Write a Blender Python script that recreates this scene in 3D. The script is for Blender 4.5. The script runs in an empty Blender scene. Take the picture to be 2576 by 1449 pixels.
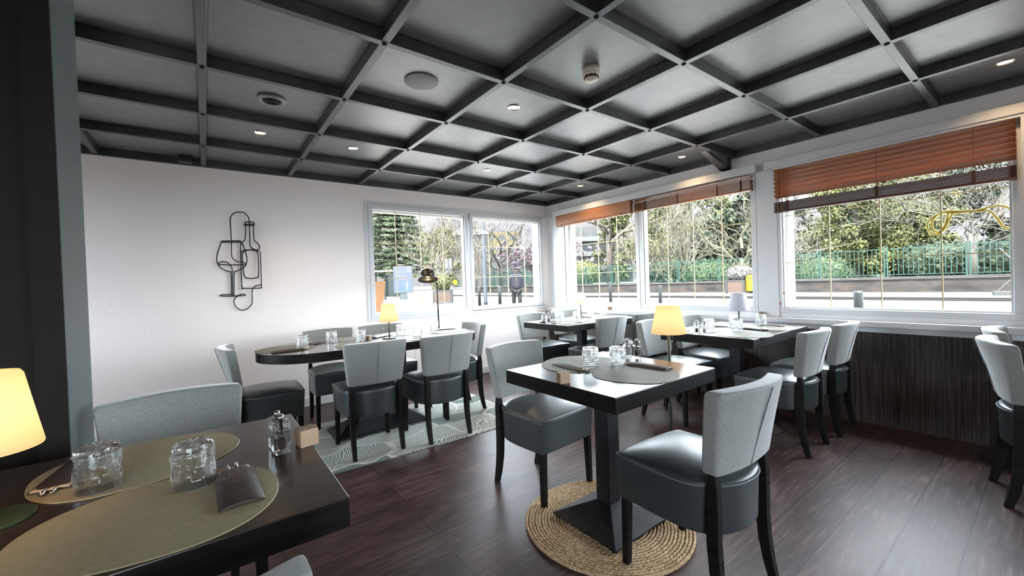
import bpy, bmesh, math, random
from mathutils import Vector, Matrix
PI = math.pi
R = math.radians
SC = bpy.context.scene
COL = SC.collection
random.seed(7)

# ------------------------------------------------------------------ camera
cam_d = bpy.data.cameras.new('camera'); cam = bpy.data.objects.new('camera', cam_d); COL.objects.link(cam)
cam_d.sensor_fit = 'HORIZONTAL'; cam_d.sensor_width = 36.0; cam_d.lens = 14.366
cam_d.clip_start = 0.02; cam_d.clip_end = 1500
_r = Vector((0.7995, -0.5997, -0.0340)); _f = Vector((0.5996, 0.8002, -0.0134)).normalized()
_r = (_r - _f * _r.dot(_f)).normalized(); _u = _r.cross(_f)
_m = Matrix((( _r.x, _u.x, -_f.x), (_r.y, _u.y, -_f.y), (_r.z, _u.z, -_f.z))).to_4x4()
_m.translation = Vector((0, 0, 1.177)); cam.matrix_world = _m
SC.camera = cam

# ------------------------------------------------------------------ world, sun, exposure
SKY = 3.2
w = bpy.data.worlds.new('world'); SC.world = w; w.use_nodes = True
bg = w.node_tree.nodes['Background']; bg.inputs[0].default_value = (0.80, 0.90, 1.0, 1); bg.inputs[1].default_value = SKY
sun_d = bpy.data.lights.new('sun', 'SUN'); sun_d.energy = 9.0; sun_d.angle = R(3); sun_d.color = (1, 0.95, 0.86)
sun = bpy.data.objects.new('sun', sun_d); COL.objects.link(sun)
sun.rotation_euler = Vector((0.55, 0.40, -1.30)).to_track_quat('-Z', 'Y').to_euler()
SC.view_settings.view_transform = 'Standard'; SC.view_settings.look = 'None'
SC.view_settings.gamma = 1; SC.view_settings.use_curve_mapping = False
SC.view_settings.exposure = 3.05
try:
    cy = SC.cycles
    cy.use_denoising = True; cy.denoiser = 'OPENIMAGEDENOISE'
    cy.max_bounces = 9; cy.diffuse_bounces = 4; cy.glossy_bounces = 4; cy.transmission_bounces = 9; cy.transparent_max_bounces = 12
    cy.caustics_reflective = False; cy.caustics_refractive = False; cy.sample_clamp_indirect = 6.0
except Exception:
    pass
# sampling portals in the window openings and the added unseen openings (they emit nothing, they only guide the sky light)
def portal(loc, sx, sy, rot):
    d = bpy.data.lights.new('window_portal', 'AREA'); d.shape = 'RECTANGLE'; d.size = sx; d.size_y = sy
    d.cycles.is_portal = True
    o = bpy.data.objects.new('window_portal', d); COL.objects.link(o); o.location = loc; o.rotation_euler = rot
portal((2.73, 4.66, 1.46), 2.6, 1.3, (R(-90), 0, 0))
portal((4.22, 2.95, 1.46), 1.3, 2.7, (0, R(90), 0))
portal((4.22, 0.80, 1.46), 1.3, 1.5, (0, R(90), 0))
portal((4.22, -1.55, 1.46), 1.3, 2.9, (0, R(90), 0))
portal((-3.52, 3.43, 1.46), 1.3, 1.85, (0, R(-90), 0))
portal((-1.65, -3.36, 1.46), 2.6, 1.3, (R(90), 0, 0))

# ------------------------------------------------------------------ geometry helpers
class MB:
    """collects simple shapes into one mesh"""
    def __init__(s): s.v = []; s.f = []; s.m = []; s.cm = 0
    def add(s, vs, fs, M=None):
        n = len(s.v)
        s.v += [tuple(M @ Vector(p)) for p in vs] if M is not None else [tuple(p) for p in vs]
        s.f += [tuple(i + n for i in q) for q in fs]; s.m += [s.cm] * len(fs)
        return s
    def box(s, a, b, M=None):
        x0, y0, z0 = a; x1, y1, z1 = b
        return s.add([(x0,y0,z0),(x1,y0,z0),(x1,y1,z0),(x0,y1,z0),(x0,y0,z1),(x1,y0,z1),(x1,y1,z1),(x0,y1,z1)],
                     [(0,3,2,1),(4,5,6,7),(0,1,5,4),(1,2,6,5),(2,3,7,6),(3,0,4,7)], M)
    def loft(s, rings, cap=True, closed=True, M=None):
        n = len(rings[0]); vs = [p for r in rings for p in r]; fs = []
        for k in range(len(rings) - 1):
            for i in range(n if closed else n - 1):
                j = (i + 1) % n
                fs.append((k*n+i, k*n+j, (k+1)*n+j, (k+1)*n+i))
        if cap: fs.append(tuple(range(n-1, -1, -1))); fs.append(tuple(range((len(rings)-1)*n, len(rings)*n)))
        return s.add(vs, fs, M)
    def lathe(s, prof, n=24, M=None, cap=True):
        return s.loft([[(r*math.cos(2*PI*i/n), r*math.sin(2*PI*i/n), z) for i in range(n)] for r, z in prof], cap, True, M)
    def cyl(s, p0, p1, r0, r1=None, n=12):
        return s.tube([p0, p1], [r0, r0 if r1 is None else r1], n)
    def tube(s, pts, rad, n=6, cap=True):
        pts = [Vector(p) for p in pts]
        if not isinstance(rad, (list, tuple)): rad = [rad] * len(pts)
        rings = []; up = None
        for i, p in enumerate(pts):
            t = (pts[min(i+1, len(pts)-1)] - pts[max(i-1, 0)])
            if t.length < 1e-9: t = Vector((0, 0, 1))
            t.normalize()
            if up is None: up = t.orthogonal().normalized()
            else:
                up = up - t * up.dot(t)
                up = up.normalized() if up.length > 1e-6 else t.orthogonal().normalized()
            sd = t.cross(up)
            rings.append([tuple(p + (up*math.cos(2*PI*k/n) + sd*math.sin(2*PI*k/n)) * rad[i]) for k in range(n)])
        return s.loft(rings, cap)
    def prism(s, poly, z0, z1, M=None):
        return s.loft([[(x, y, z0) for x, y in poly], [(x, y, z1) for x, y in poly]], True, True, M)
    def build(s, name, mats, parent=None, smooth=False, loc=None, rot=None):
        me = bpy.data.meshes.new(name); me.from_pydata(s.v, [], s.f)
        if not isinstance(mats, (list, tuple)): mats = [mats]
        for m in mats: me.materials.append(m)
        if len(mats) > 1: me.polygons.foreach_set('material_index', s.m)
        if smooth: me.polygons.foreach_set('use_smooth', [True] * len(me.polygons))
        me.update()
        o = bpy.data.objects.new(name, me); COL.objects.link(o)
        if parent is not None: o.parent = parent
        if loc is not None: o.location = loc
        if rot is not None: o.rotation_euler = rot
        return o

def bevel(o, wd=0.004, seg=2, ang=35):
    m = o.modifiers.new('bevel', 'BEVEL'); m.width = wd; m.segments = seg; m.limit_method = 'ANGLE'; m.angle_limit = R(ang)
    m.harden_normals = False
    return o
def bake(o):
    dg = bpy.context.evaluated_depsgraph_get(); dg.update()
    me = bpy.data.meshes.new_from_object(o.evaluated_get(dg)); o.modifiers.clear(); o.data = me
    return o
def smooth_by_angle(o, ang=40):
    me = o.data
    me.polygons.foreach_set('use_smooth', [True] * len(me.polygons))
    try: me.set_sharp_from_angle(angle=R(ang))
    except Exception: pass
    return o
def thing(name, label, cat, loc=(0, 0, 0), rotz=0, group=None):
    o = bpy.data.objects.new(name, None); COL.objects.link(o); o.empty_display_size = 0.05
    o.location = loc; o.rotation_euler = (0, 0, rotz); o['label'] = label; o['category'] = cat
    if group: o['group'] = group
    return o
def tag(o, label, cat, group=None, kind=None):
    o['label'] = label; o['category'] = cat
    if group: o['group'] = group
    if kind: o['kind'] = kind
    return o
def struct(o, label=None):
    o['kind'] = 'structure'
    if label: o['label'] = label; 
    return o
def dup(root, loc, rotz=0, label=None, group=None, scale=None):
    r = root.copy(); COL.objects.link(r); r.location = loc; r.rotation_euler = (0, 0, rotz)
    if label: r['label'] = label
    if group: r['group'] = group
    if scale: r.scale = scale
    for ch in list(root.children):
        c = ch.copy(); COL.objects.link(c); c.parent = r
        for g in ch.children:
            d = g.copy(); COL.objects.link(d); d.parent = c
    return r
def text_mesh(name, body, size, mat, parent, M, depth=0.0003, shear=0.0, sx=1.0):
    cu = bpy.data.curves.new(name, 'FONT'); cu.body = body; cu.size = size; cu.extrude = depth; cu.align_x = 'CENTER'; cu.align_y = 'CENTER'; cu.shear = shear
    o = bpy.data.objects.new(name, cu); COL.objects.link(o)
    dg = bpy.context.evaluated_depsgraph_get(); dg.update()
    me = bpy.data.meshes.new_from_object(o.evaluated_get(dg)); me.name = name
    bpy.data.objects.remove(o)
    me.transform(M @ Matrix.Diagonal((sx, 1, 1, 1))); me.materials.clear(); me.materials.append(mat)
    t = bpy.data.objects.new(name, me); COL.objects.link(t); t.parent = parent
    return t

# ------------------------------------------------------------------ materials
def mat(name, col=(0.8, 0.8, 0.8), rough=0.5, metal=0.0, spec=0.5, **kw):
    m = bpy.data.materials.new(name); m.use_nodes = True
    b = m.node_tree.nodes['Principled BSDF']
    b.inputs['Base Color'].default_value = (*col, 1); b.inputs['Roughness'].default_value = rough
    b.inputs['Metallic'].default_value = metal; b.inputs['Specular IOR Level'].default_value = spec
    for k, v in kw.items(): b.inputs[k.replace('_', ' ')].default_value = v
    return m
def nd(m, typ, **kw):
    n = m.node_tree.nodes.new(typ)
    for k, v in kw.items():
        if k.startswith('i_'): n.inputs[k[2:].replace('_', ' ')].default_value = v
        else: setattr(n, k, v)
    return n
def ln(m, a, b): m.node_tree.links.new(a, b)
def ramp(m, fac, stops):
    r = nd(m, 'ShaderNodeValToRGB'); cr = r.color_ramp
    while len(cr.elements) < len(stops): cr.elements.new(0.5)
    for e, (p, c) in zip(cr.elements, stops): e.position = p; e.color = (*c, 1)
    ln(m, fac, r.inputs[0]); return r.outputs[0]
def pbsdf(m): return m.node_tree.nodes['Principled BSDF']
def coords(m, scale=(1, 1, 1), rot=(0, 0, 0), kind='Object'):
    t = nd(m, 'ShaderNodeTexCoord'); mp = nd(m, 'ShaderNodeMapping')
    mp.inputs['Scale'].default_value = scale; mp.inputs['Rotation'].default_value = rot
    ln(m, t.outputs[kind], mp.inputs[0]); return mp.outputs[0]
def noisy(m, c1, c2, scale=(20, 20, 20), detail=4, bump=0.0, lo=0.35, hi=0.65, rough=None, nscale=1.0, bdist=0.002):
    v = coords(m, scale); n = nd(m, 'ShaderNodeTexNoise'); n.inputs['Scale'].default_value = nscale; n.inputs['Detail'].default_value = detail
    ln(m, v, n.inputs['Vector']); ln(m, ramp(m, n.outputs[0], [(lo, c1), (hi, c2)]), pbsdf(m).inputs['Base Color'])
    if bump:
        b = nd(m, 'ShaderNodeBump'); b.inputs['Strength'].default_value = bump; b.inputs['Distance'].default_value = bdist
        ln(m, n.outputs[0], b.inputs['Height']); ln(m, b.outputs[0], pbsdf(m).inputs['Normal'])
    return m
def emit(name, col, s):
    m = bpy.data.materials.new(name); m.use_nodes = True; nt = m.node_tree; nt.nodes.clear()
    o = nt.nodes.new('ShaderNodeOutputMaterial'); e = nt.nodes.new('ShaderNodeEmission')
    e.inputs[0].default_value = (*col, 1); e.inputs[1].default_value = s; nt.links.new(e.outputs[0], o.inputs[0]); return m

WALLP = noisy(mat('wall_paint', rough=0.75, spec=0.25), (0.86, 0.80, 0.775), (0.90, 0.84, 0.815), (60, 60, 60), 3, 0.15)
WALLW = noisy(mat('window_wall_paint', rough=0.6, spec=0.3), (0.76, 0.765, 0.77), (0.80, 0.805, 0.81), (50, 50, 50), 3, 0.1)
WHITE = mat('white_lacquer', (0.64, 0.645, 0.65), 0.35)
SILLM = mat('sill_white', (0.68, 0.68, 0.67), 0.35)
FRAMEM = mat('window_frame_paint', (0.64, 0.645, 0.65), 0.4)
REVEAL = mat('outer_reveal', (0.85, 0.84, 0.80), 0.6)
CEILP = noisy(mat('ceiling_panel_paint', rough=0.40, spec=1.0, Coat_Weight=.6, Coat_Roughness=.42), (0.140, 0.150, 0.150), (0.168, 0.178, 0.178), (14, 14, 14), 5, 0.25)
BEAMP = noisy(mat('ceiling_beam_paint', rough=0.34, spec=1.0), (0.016, 0.019, 0.020), (0.036, 0.041, 0.043), (9, 40, 9), 4, 0.15)  # darker than the panels: shade on the beam sides put into the colour
DARKW = mat('dark_partition_paint', (0.012, 0.0095, 0.007), 0.7, spec=0.15)
PILLR = mat('partition_edge_paint', (0.12, 0.145, 0.15), 0.5)
BOLTM = mat('black_bolt', (0.01, 0.01, 0.01), 0.35, 0.6)
BLACKW = noisy(mat('black_stained_wood', rough=0.5, spec=0.12), (0.006, 0.0055, 0.005), (0.013, 0.0115, 0.011), (8, 8, 60), 3)
BLACKM = noisy(mat('black_cast_metal', rough=0.42, metal=0.0, spec=0.3), (0.005, 0.0055, 0.0065), (0.013, 0.014, 0.017), (25, 25, 25), 6, 0.1)
BLACKT = mat('black_thin_metal', (0.012, 0.012, 0.012), 0.35, 0.7)
CHROME = mat('chrome', (0.75, 0.73, 0.7), 0.15, 1.0)
BRASS = mat('brass', (0.75, 0.52, 0.18), 0.3, 1.0)
GREENS = mat('sage_green_lacquer', (0.050, 0.066, 0.044), 0.5, spec=.3)
GREENB = noisy(mat('olive_green_lacquer', rough=0.6, spec=.2), (0.022, 0.034, 0.012), (0.034, 0.050, 0.02), (60, 60, 60), 3)
PAPER = mat('brown_paper', (0.048, 0.031, 0.025), 0.5)
NAPK = mat('beige_napkin', (0.55, 0.38, 0.25), 0.8)
PRINT = mat('beige_print', (0.85, 0.64, 0.50), 0.7)
MARK = mat('burnt_marking', (0.035, 0.018, 0.010), 0.7)
PEPPER = noisy(mat('pepper', rough=0.7), (0.008, 0.006, 0.005), (0.06, 0.03, 0.02), (400, 400, 400), 2)
SALT = noisy(mat('salt', rough=0.8), (0.5, 0.5, 0.5), (0.85, 0.85, 0.85), (400, 400, 400), 2)
BLINDW = noisy(mat('wood_blind_chestnut', rough=0.42), (0.23, 0.068, 0.018), (0.33, 0.105, 0.030), (4, 3, 60), 4)
BLINDL = noisy(mat('wood_blind_honey', rough=0.42), (0.33, 0.13, 0.055), (0.42, 0.17, 0.075), (4, 3, 60), 4)
BLINDS = noisy(mat('wood_blind_shaded_stack', rough=0.5), (0.075, 0.024, 0.012), (0.11, 0.036, 0.018), (4, 3, 60), 4)  # blind wood darkened: the shadow on the gathered slats is in the colour
BLINDT = mat('ladder_tape', (0.07, 0.025, 0.015), 0.8)
CORDM = mat('blind_cord_fibre', (0.35, 0.30, 0.27), 0.8)

# table top: very dark brown laminate
TABLET = noisy(mat('table_top_laminate', rough=0.22, spec=0.6), (0.042, 0.029, 0.023), (0.056, 0.040, 0.033), (70, 70, 70), 4)
# velvet backrests
def velvet():
    m = mat('grey_velvet', (0.30, 0.33, 0.33), 0.85, spec=0.2)
    noisy(m, (0.195, 0.200, 0.190), (0.270, 0.276, 0.263), (130, 130, 130), 5, 0.2, 0.25, 0.75)
    b = pbsdf(m); b.inputs['Sheen Weight'].default_value = 0.6; b.inputs['Sheen Roughness'].default_value = 0.4
    return m
VELVET = velvet()
def leather():
    m = mat('grey_faux_leather', (0.034, 0.041, 0.042), 0.34, spec=0.6)
    v = coords(m, (1, 1, 1)); n = nd(m, 'ShaderNodeTexVoronoi'); n.inputs['Scale'].default_value = 320; ln(m, v, n.inputs['Vector'])
    bp = nd(m, 'ShaderNodeBump'); bp.inputs['Strength'].default_value = 0.12; bp.inputs['Distance'].default_value = 0.0006
    ln(m, n.outputs['Distance'], bp.inputs['Height']); ln(m, bp.outputs[0], pbsdf(m).inputs['Normal'])
    return m
LEATHER = leather()
LSEAM = mat('seam_thread', (0.13, 0.15, 0.15), 0.6)
VSEAM = mat('velvet_seam', (0.12, 0.14, 0.145), 0.8)
MATM = noisy(mat('taupe_leather_mat', rough=0.5, spec=0.4), (0.37, 0.315, 0.19), (0.42, 0.36, 0.225), (90, 90, 90), 4, 0.1)
MATG = noisy(mat('pale_taupe_leather_mat', rough=0.55, spec=0.3), (0.16, 0.145, 0.11), (0.19, 0.172, 0.135), (90, 90, 90), 4, 0.1)
def glassm(name='clear_glass', tint=(1, 1, 1), ior=1.47, clear=.55):
    m = bpy.data.materials.new(name); m.use_nodes = True; nt = m.node_tree; nt.nodes.clear()
    o = nt.nodes.new('ShaderNodeOutputMaterial'); g = nt.nodes.new('ShaderNodeBsdfGlass')
    g.inputs['Color'].default_value = (*tint, 1); g.inputs['Roughness'].default_value = 0.0; g.inputs['IOR'].default_value = ior
    tr = nt.nodes.new('ShaderNodeBsdfTransparent'); tr.inputs[0].default_value = (.97, .98, .98, 1); mx = nt.nodes.new('ShaderNodeMixShader')
    lw = nt.nodes.new('ShaderNodeLayerWeight'); lw.inputs[0].default_value = .35; mr = nt.nodes.new('ShaderNodeMapRange'); mr.inputs[3].default_value = clear; mr.inputs[4].default_value = 1.0
    nt.links.new(lw.outputs['Facing'], mr.inputs[0]); nt.links.new(mr.outputs[0], mx.inputs[0]); nt.links.new(tr.outputs[0], mx.inputs[1]); nt.links.new(g.outputs[0], mx.inputs[2]); nt.links.new(mx.outputs[0], o.inputs[0]); return m
TUMBG = glassm('tumbler_glass', (0.97, 0.98, 0.98)); ACRYL = glassm('clear_acrylic', (0.98, 0.98, 0.98), 1.45)
def panem():
    m = bpy.data.materials.new('window_pane_glass'); m.use_nodes = True; nt = m.node_tree; nt.nodes.clear()
    o = nt.nodes.new('ShaderNodeOutputMaterial'); t = nt.nodes.new('ShaderNodeBsdfTransparent'); g = nt.nodes.new('ShaderNodeBsdfGlossy')
    t.inputs[0].default_value = (0.97, 0.98, 0.975, 1); g.inputs['Roughness'].default_value = 0.0
    fr = nt.nodes.new('ShaderNodeFresnel'); fr.inputs[0].default_value = 1.07
    mx = nt.nodes.new('ShaderNodeMixShader')
    nt.links.new(fr.outputs[0], mx.inputs[0]); nt.links.new(t.outputs[0], mx.inputs[1]); nt.links.new(g.outputs[0], mx.inputs[2]); nt.links.new(mx.outputs[0], o.inputs[0])
    return m
PANE = panem()
def blockwood():
    m = mat('beech_block', (0.5, 0.35, 0.22), 0.6)
    v = coords(m, (1, 1, 1), (0.3, 0.5, 0.2)); wv = nd(m, 'ShaderNodeTexWave'); wv.inputs['Scale'].default_value = 38; wv.inputs['Distortion'].default_value = 1.2; wv.inputs['Detail'].default_value = 3
    wv.bands_direction = 'Z'
    ln(m, v, wv.inputs['Vector']); ln(m, ramp(m, wv.outputs[0], [(0.0, (0.34, 0.225, 0.14)), (1.0, (0.42, 0.285, 0.185))]), pbsdf(m).inputs['Base Color'])
    return m
BLOCK = blockwood()
def floorm():
    m = mat('brown_vinyl_planks', rough=0.4, spec=0.27)
    v = coords(m, (1, 1, 1)); mp = nd(m, 'ShaderNodeMapping'); mp.inputs['Location'].default_value = (0.36, -0.048, 0); ln(m, v, mp.inputs[0])
    br = nd(m, 'ShaderNodeTexBrick'); br.offset = 0.5; br.offset_frequency = 2
    br.inputs['Scale'].default_value = 1.0; br.inputs['Brick Width'].default_value = 1.19; br.inputs['Row Height'].default_value = 0.1915
    br.inputs['Mortar Size'].default_value = 0.0022; br.inputs['Mortar Smooth'].default_value = 0.1
    br.inputs['Color1'].default_value = (0.85, 0.85, 0.85, 1); br.inputs['Color2'].default_value = (1.25, 1.2, 1.2, 1); br.inputs['Mortar'].default_value = (0.18, 0.18, 0.2, 1)
    ln(m, mp.outputs[0], br.inputs['Vector'])
    v2 = coords(m, (3.0, 34, 1)); n = nd(m, 'ShaderNodeTexNoise'); n.inputs['Scale'].default_value = 1.6; n.inputs['Detail'].default_value = 8; n.inputs['Roughness'].default_value = 0.68; ln(m, v2, n.inputs['Vector'])
    c0 = ramp(m, n.outputs[0], [(0.3, (0.026, 0.0150, 0.0140)), (0.52, (0.060, 0.036, 0.033)), (0.72, (0.140, 0.100, 0.092))])
    n2 = nd(m, 'ShaderNodeTexNoise'); n2.inputs['Scale'].default_value = 2.3; n2.inputs['Detail'].default_value = 6; n2.inputs['Roughness'].default_value = 0.65; ln(m, coords(m, (1, 2.2, 1)), n2.inputs['Vector'])
    bl = ramp(m, n2.outputs[0], [(0.35, (0.62, 0.58, 0.58)), (0.65, (1.35, 1.38, 1.42))])
    mb_ = nd(m, 'ShaderNodeMix', data_type='RGBA', blend_type='MULTIPLY'); mb_.inputs[0].default_value = 1.0; ln(m, c0, mb_.inputs[6]); ln(m, bl, mb_.inputs[7]); c = mb_.outputs[2]
    mx = nd(m, 'ShaderNodeMix', data_type='RGBA', blend_type='MULTIPLY'); mx.inputs[0].default_value = 1.0
    ln(m, c, mx.inputs[6]); ln(m, br.outputs['Color'], mx.inputs[7]); ln(m, mx.outputs[2], pbsdf(m).inputs['Base Color'])
    rr = nd(m, 'ShaderNodeMapRange'); rr.inputs[3].default_value = 0.32; rr.inputs[4].default_value = 0.55; ln(m, n.outputs[0], rr.inputs[0]); ln(m, rr.outputs[0], pbsdf(m).inputs['Roughness'])
    bp = nd(m, 'ShaderNodeBump'); bp.inputs['Strength'].default_value = 0.25; bp.inputs['Distance'].default_value = 0.002
    ad = nd(m, 'ShaderNodeMath', operation='MULTIPLY_ADD'); ad.inputs[1].default_value = -1.0; ln(m, br.outputs['Fac'], ad.inputs[0])
    sc = nd(m, 'ShaderNodeMath', operation='MULTIPLY'); sc.inputs[1].default_value = 0.25; ln(m, n.outputs[0], sc.inputs[0]); ln(m, sc.outputs[0], ad.inputs[2])
    ln(m, ad.outputs[0], bp.inputs['Height']); ln(m, bp.outputs[0], pbsdf(m).inputs['Normal'])
    return m
FLOORM = floorm()
def dadom():
    m = mat('dark_zebra_veneer', rough=0.5, spec=0.35)
    v = coords(m, (1, 75, 1.3)); n = nd(m, 'ShaderNodeTexNoise'); n.inputs['Scale'].default_value = 1.5; n.inputs['Detail'].default_value = 5; n.inputs['Roughness'].default_value = 0.7; ln(m, v, n.inputs['Vector'])
    ln(m, ramp(m, n.outputs[0], [(0.36, (0.022, 0.017, 0.015)), (0.5, (0.055, 0.044, 0.039)), (0.66, (0.13, 0.108, 0.096))]), pbsdf(m).inputs['Base Color'])
    bp = nd(m, 'ShaderNodeBump'); bp.inputs['Strength'].default_value = 0.4; bp.inputs['Distance'].default_value = 0.002; ln(m, n.outputs[0], bp.inputs['Height']); ln(m, bp.outputs[0], pbsdf(m).inputs['Normal'])
    return m
DADOM = dadom()
def rugm():
    m = mat('leaf_pattern_carpet', rough=0.95, spec=0.1)
    v = coords(m, (1, 1, 0))
    nz = nd(m, 'ShaderNodeTexNoise'); nz.inputs['Scale'].default_value = 3.0; nz.inputs['Detail'].default_value = 2; ln(m, v, nz.inputs['Vector'])
    wrp = nd(m, 'ShaderNodeVectorMath', operation='MULTIPLY_ADD'); wrp.inputs[1].default_value = (0.28, 0.28, 0); ln(m, nz.outputs['Color'], wrp.inputs[0]); ln(m, v, wrp.inputs[2])
    st = nd(m, 'ShaderNodeMapping'); st.inputs['Rotation'].default_value = (0, 0, 0.6); st.inputs['Scale'].default_value = (1.9, 4.6, 0); ln(m, wrp.outputs[0], st.inputs[0])
    vo = nd(m, 'ShaderNodeTexVoronoi'); vo.voronoi_dimensions = '2D'; vo.inputs['Scale'].default_value = 1.0; ln(m, st.outputs[0], vo.inputs['Vector'])
    ed = nd(m, 'ShaderNodeTexVoronoi', feature='DISTANCE_TO_EDGE'); ed.voronoi_dimensions = '2D'; ed.inputs['Scale'].default_value = 1.0; ln(m, st.outputs[0], ed.inputs['Vector'])
    sep = nd(m, 'ShaderNodeSeparateColor'); ln(m, vo.outputs['Color'], sep.inputs[0])
    # veins: stripes turned by a random angle in every leaf
    rt = nd(m, 'ShaderNodeVectorRotate'); rt.rotation_type = 'Z_AXIS'; an = nd(m, 'ShaderNodeMath', operation='MULTIPLY'); an.inputs[1].default_value = 6.28; ln(m, sep.outputs[0], an.inputs[0])
    ln(m, wrp.outputs[0], rt.inputs['Vector']); ln(m, an.outputs[0], rt.inputs['Angle'])
    wv = nd(m, 'ShaderNodeTexWave'); wv.inputs['Scale'].default_value = 21; wv.inputs['Distortion'].default_value = 1.2; wv.inputs['Detail'].default_value = 1; ln(m, rt.outputs[0], wv.inputs['Vector'])
    th = nd(m, 'ShaderNodeMath', operation='GREATER_THAN'); ln(m, wv.outputs[0], th.inputs[0]); th.inputs[1].default_value = 0.56
    pick = nd(m, 'ShaderNodeMath', operation='GREATER_THAN'); pick.inputs[1].default_value = 0.22; ln(m, sep.outputs[1], pick.inputs[0])
    mu = nd(m, 'ShaderNodeMath', operation='MULTIPLY'); ln(m, th.outputs[0], mu.inputs[0]); ln(m, pick.outputs[0], mu.inputs[1])
    el = nd(m, 'ShaderNodeMath', operation='LESS_THAN'); el.inputs[1].default_value = 0.035; ln(m, ed.outputs['Distance'], el.inputs[0])
    mxx = nd(m, 'ShaderNodeMath', operation='MAXIMUM'); ln(m, mu.outputs[0], mxx.inputs[0]); ln(m, el.outputs[0], mxx.inputs[1])
    base = ramp(m, sep.outputs[2], [(0.2, (0.17, 0.205, 0.185)), (0.8, (0.25, 0.285, 0.265))])
    mx = nd(m, 'ShaderNodeMix', data_type='RGBA'); ln(m, mxx.outputs[0], mx.inputs[0]); ln(m, base, mx.inputs[6]); mx.inputs[7].default_value = (0.60, 0.58, 0.52, 1)
    ln(m, mx.outputs[2], pbsdf(m).inputs['Base Color'])
    bp = nd(m, 'ShaderNodeBump'); bp.inputs['Strength'].default_value = 0.5; bp.inputs['Distance'].default_value = 0.003; ln(m, mxx.outputs[0], bp.inputs['Height']); ln(m, bp.outputs[0], pbsdf(m).inputs['Normal'])
    return m
RUGM = rugm()
JUTE = noisy(mat('jute_braid', rough=0.9, spec=0.1), (0.26, 0.165, 0.085), (0.62, 0.45, 0.28), (120, 120, 120), 3, 0.6)
def shadem(name, col, e, tcol=(.85, .8, .72)):
    m = bpy.data.materials.new(name); m.use_nodes = True; nt = m.node_tree; nt.nodes.clear(); o = nt.nodes.new('ShaderNodeOutputMaterial')
    em = nt.nodes.new('ShaderNodeEmission'); em.inputs[0].default_value = (*col, 1); em.inputs[1].default_value = e
    tr = nt.nodes.new('ShaderNodeBsdfTranslucent'); tr.inputs[0].default_value = (*tcol, 1); df = nt.nodes.new('ShaderNodeBsdfDiffuse'); df.inputs[0].default_value = (.3, .28, .25, 1)
    mx = nt.nodes.new('ShaderNodeMixShader'); mx.inputs[0].default_value = .25; ad = nt.nodes.new('ShaderNodeAddShader')
    nt.links.new(tr.outputs[0], mx.inputs[1]); nt.links.new(df.outputs[0], mx.inputs[2]); nt.links.new(mx.outputs[0], ad.inputs[0]); nt.links.new(em.outputs[0], ad.inputs[1]); nt.links.new(ad.outputs[0], o.inputs[0]); return m
SHADEW = shadem('lamp_shade_lit', (1.0, 0.50, 0.17), 0.055)
SHADEN = shadem('lamp_shade_lit_near', (1.0, 0.54, 0.18), 0.06)
SHADEP = shadem('lamp_shade_lit_pale', (1.0, 0.78, 0.50), 0.05)
SHADEO = mat('lamp_shade_unlit_fabric', (0.66, 0.65, 0.74), 0.8)
SPOTE = emit('spot_lamp_glow', (1.0, 0.60, 0.22), 1.3)
BULBE = emit('filament_bulb_glow', (1.0, 0.75, 0.38), .6)

# ------------------------------------------------------------------ room shell
XW, YW, HB, HP = 4.0976, 4.5336, 2.297, 2.357     # right wall, back wall, beam underside, panels
X0, Y0 = -3.4, -3.2
struct(MB().box((X0-.2, Y0-.2, -0.12), (XW+.16, YW+.16, 0.0)).build('floor', FLOORM))
ceil = struct(MB().box((X0-.2, Y0-.2, HP), (XW+.22, YW+.22, HP+.2)).build('ceiling', CEILP))
TW = 0.16
# back wall with one long opening for the two sashes
BX0, BX1, BZ0, BZ1 = 1.475, 3.975, 0.855, 2.085
b = MB(); b.box((X0-.2, YW, 0), (BX0, YW+TW, HP)); b.box((BX1, YW, 0), (XW+TW, YW+TW, HP)); b.box((BX0, YW, 0), (BX1, YW+TW, BZ0)); b.box((BX0, YW, BZ1), (BX1, YW+TW, HP))
struct(b.build('wall_back', WALLP))
RW = [(1.68, 4.21), (0.15, 1.475), (-1.45, -0.15), (-2.95, -1.65)]
RZ0, RZ1 = 0.845, 2.07
b = MB(); ys = [Y0-.2] + sorted(v for ac in RW for v in ac) + [YW]
for k in range(0, len(ys), 2): b.box((XW, ys[k], 0), (XW+TW, ys[k+1], HP))
for (a, c) in RW: b.box((XW, a, 0), (XW+TW, c, RZ0)); b.box((XW, a, RZ1), (XW+TW, c, HP))
struct(b.build('wall_right', WALLW))
b = MB(); b.box((X0-.2, Y0-.2, 0), (X0, 2.55, HP)); b.box((X0-.2, 4.3, 0), (X0, YW, HP)); b.box((X0-.2, 2.55, 0), (X0, 4.3, .85)); b.box((X0-.2, 2.55, 2.07), (X0, 4.3, HP))  # unseen opening added behind the partition to brighten the back wall
struct(b.build('wall_left', WALLP))
b = MB(); b.box((X0, Y0-.2, 0), (-2.9, Y0, HP)); b.box((-0.4, Y0-.2, 0), (XW, Y0, HP)); b.box((-2.9, Y0-.2, 0), (-0.4, Y0, .85)); b.box((-2.9, Y0-.2, 2.07), (-0.4, Y0, HP))  # unseen opening added behind the camera as fill light for the room
struct(b.build('wall_front', WALLP))
# partition block at the left with a pale end face
o = MB().box((X0, 1.905, 0), (-0.369, 2.22, HP)).build('wall_partition', DARKW); struct(o)
o = MB().box((-0.405, 1.899, 0), (-0.362, 2.228, HP)).build('trim_1', [PILLR]); struct(o)
struct(MB().box((-0.43, 1.890, 0), (-0.364, 1.908, HP)).build('trim_2', DARKW))
# baseboards
bb = MB().box((X0, YW-.014, 0), (XW-.06, YW, 0.085)).build('baseboard_back', WHITE); bevel(bb, .004); struct(bb)
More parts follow.
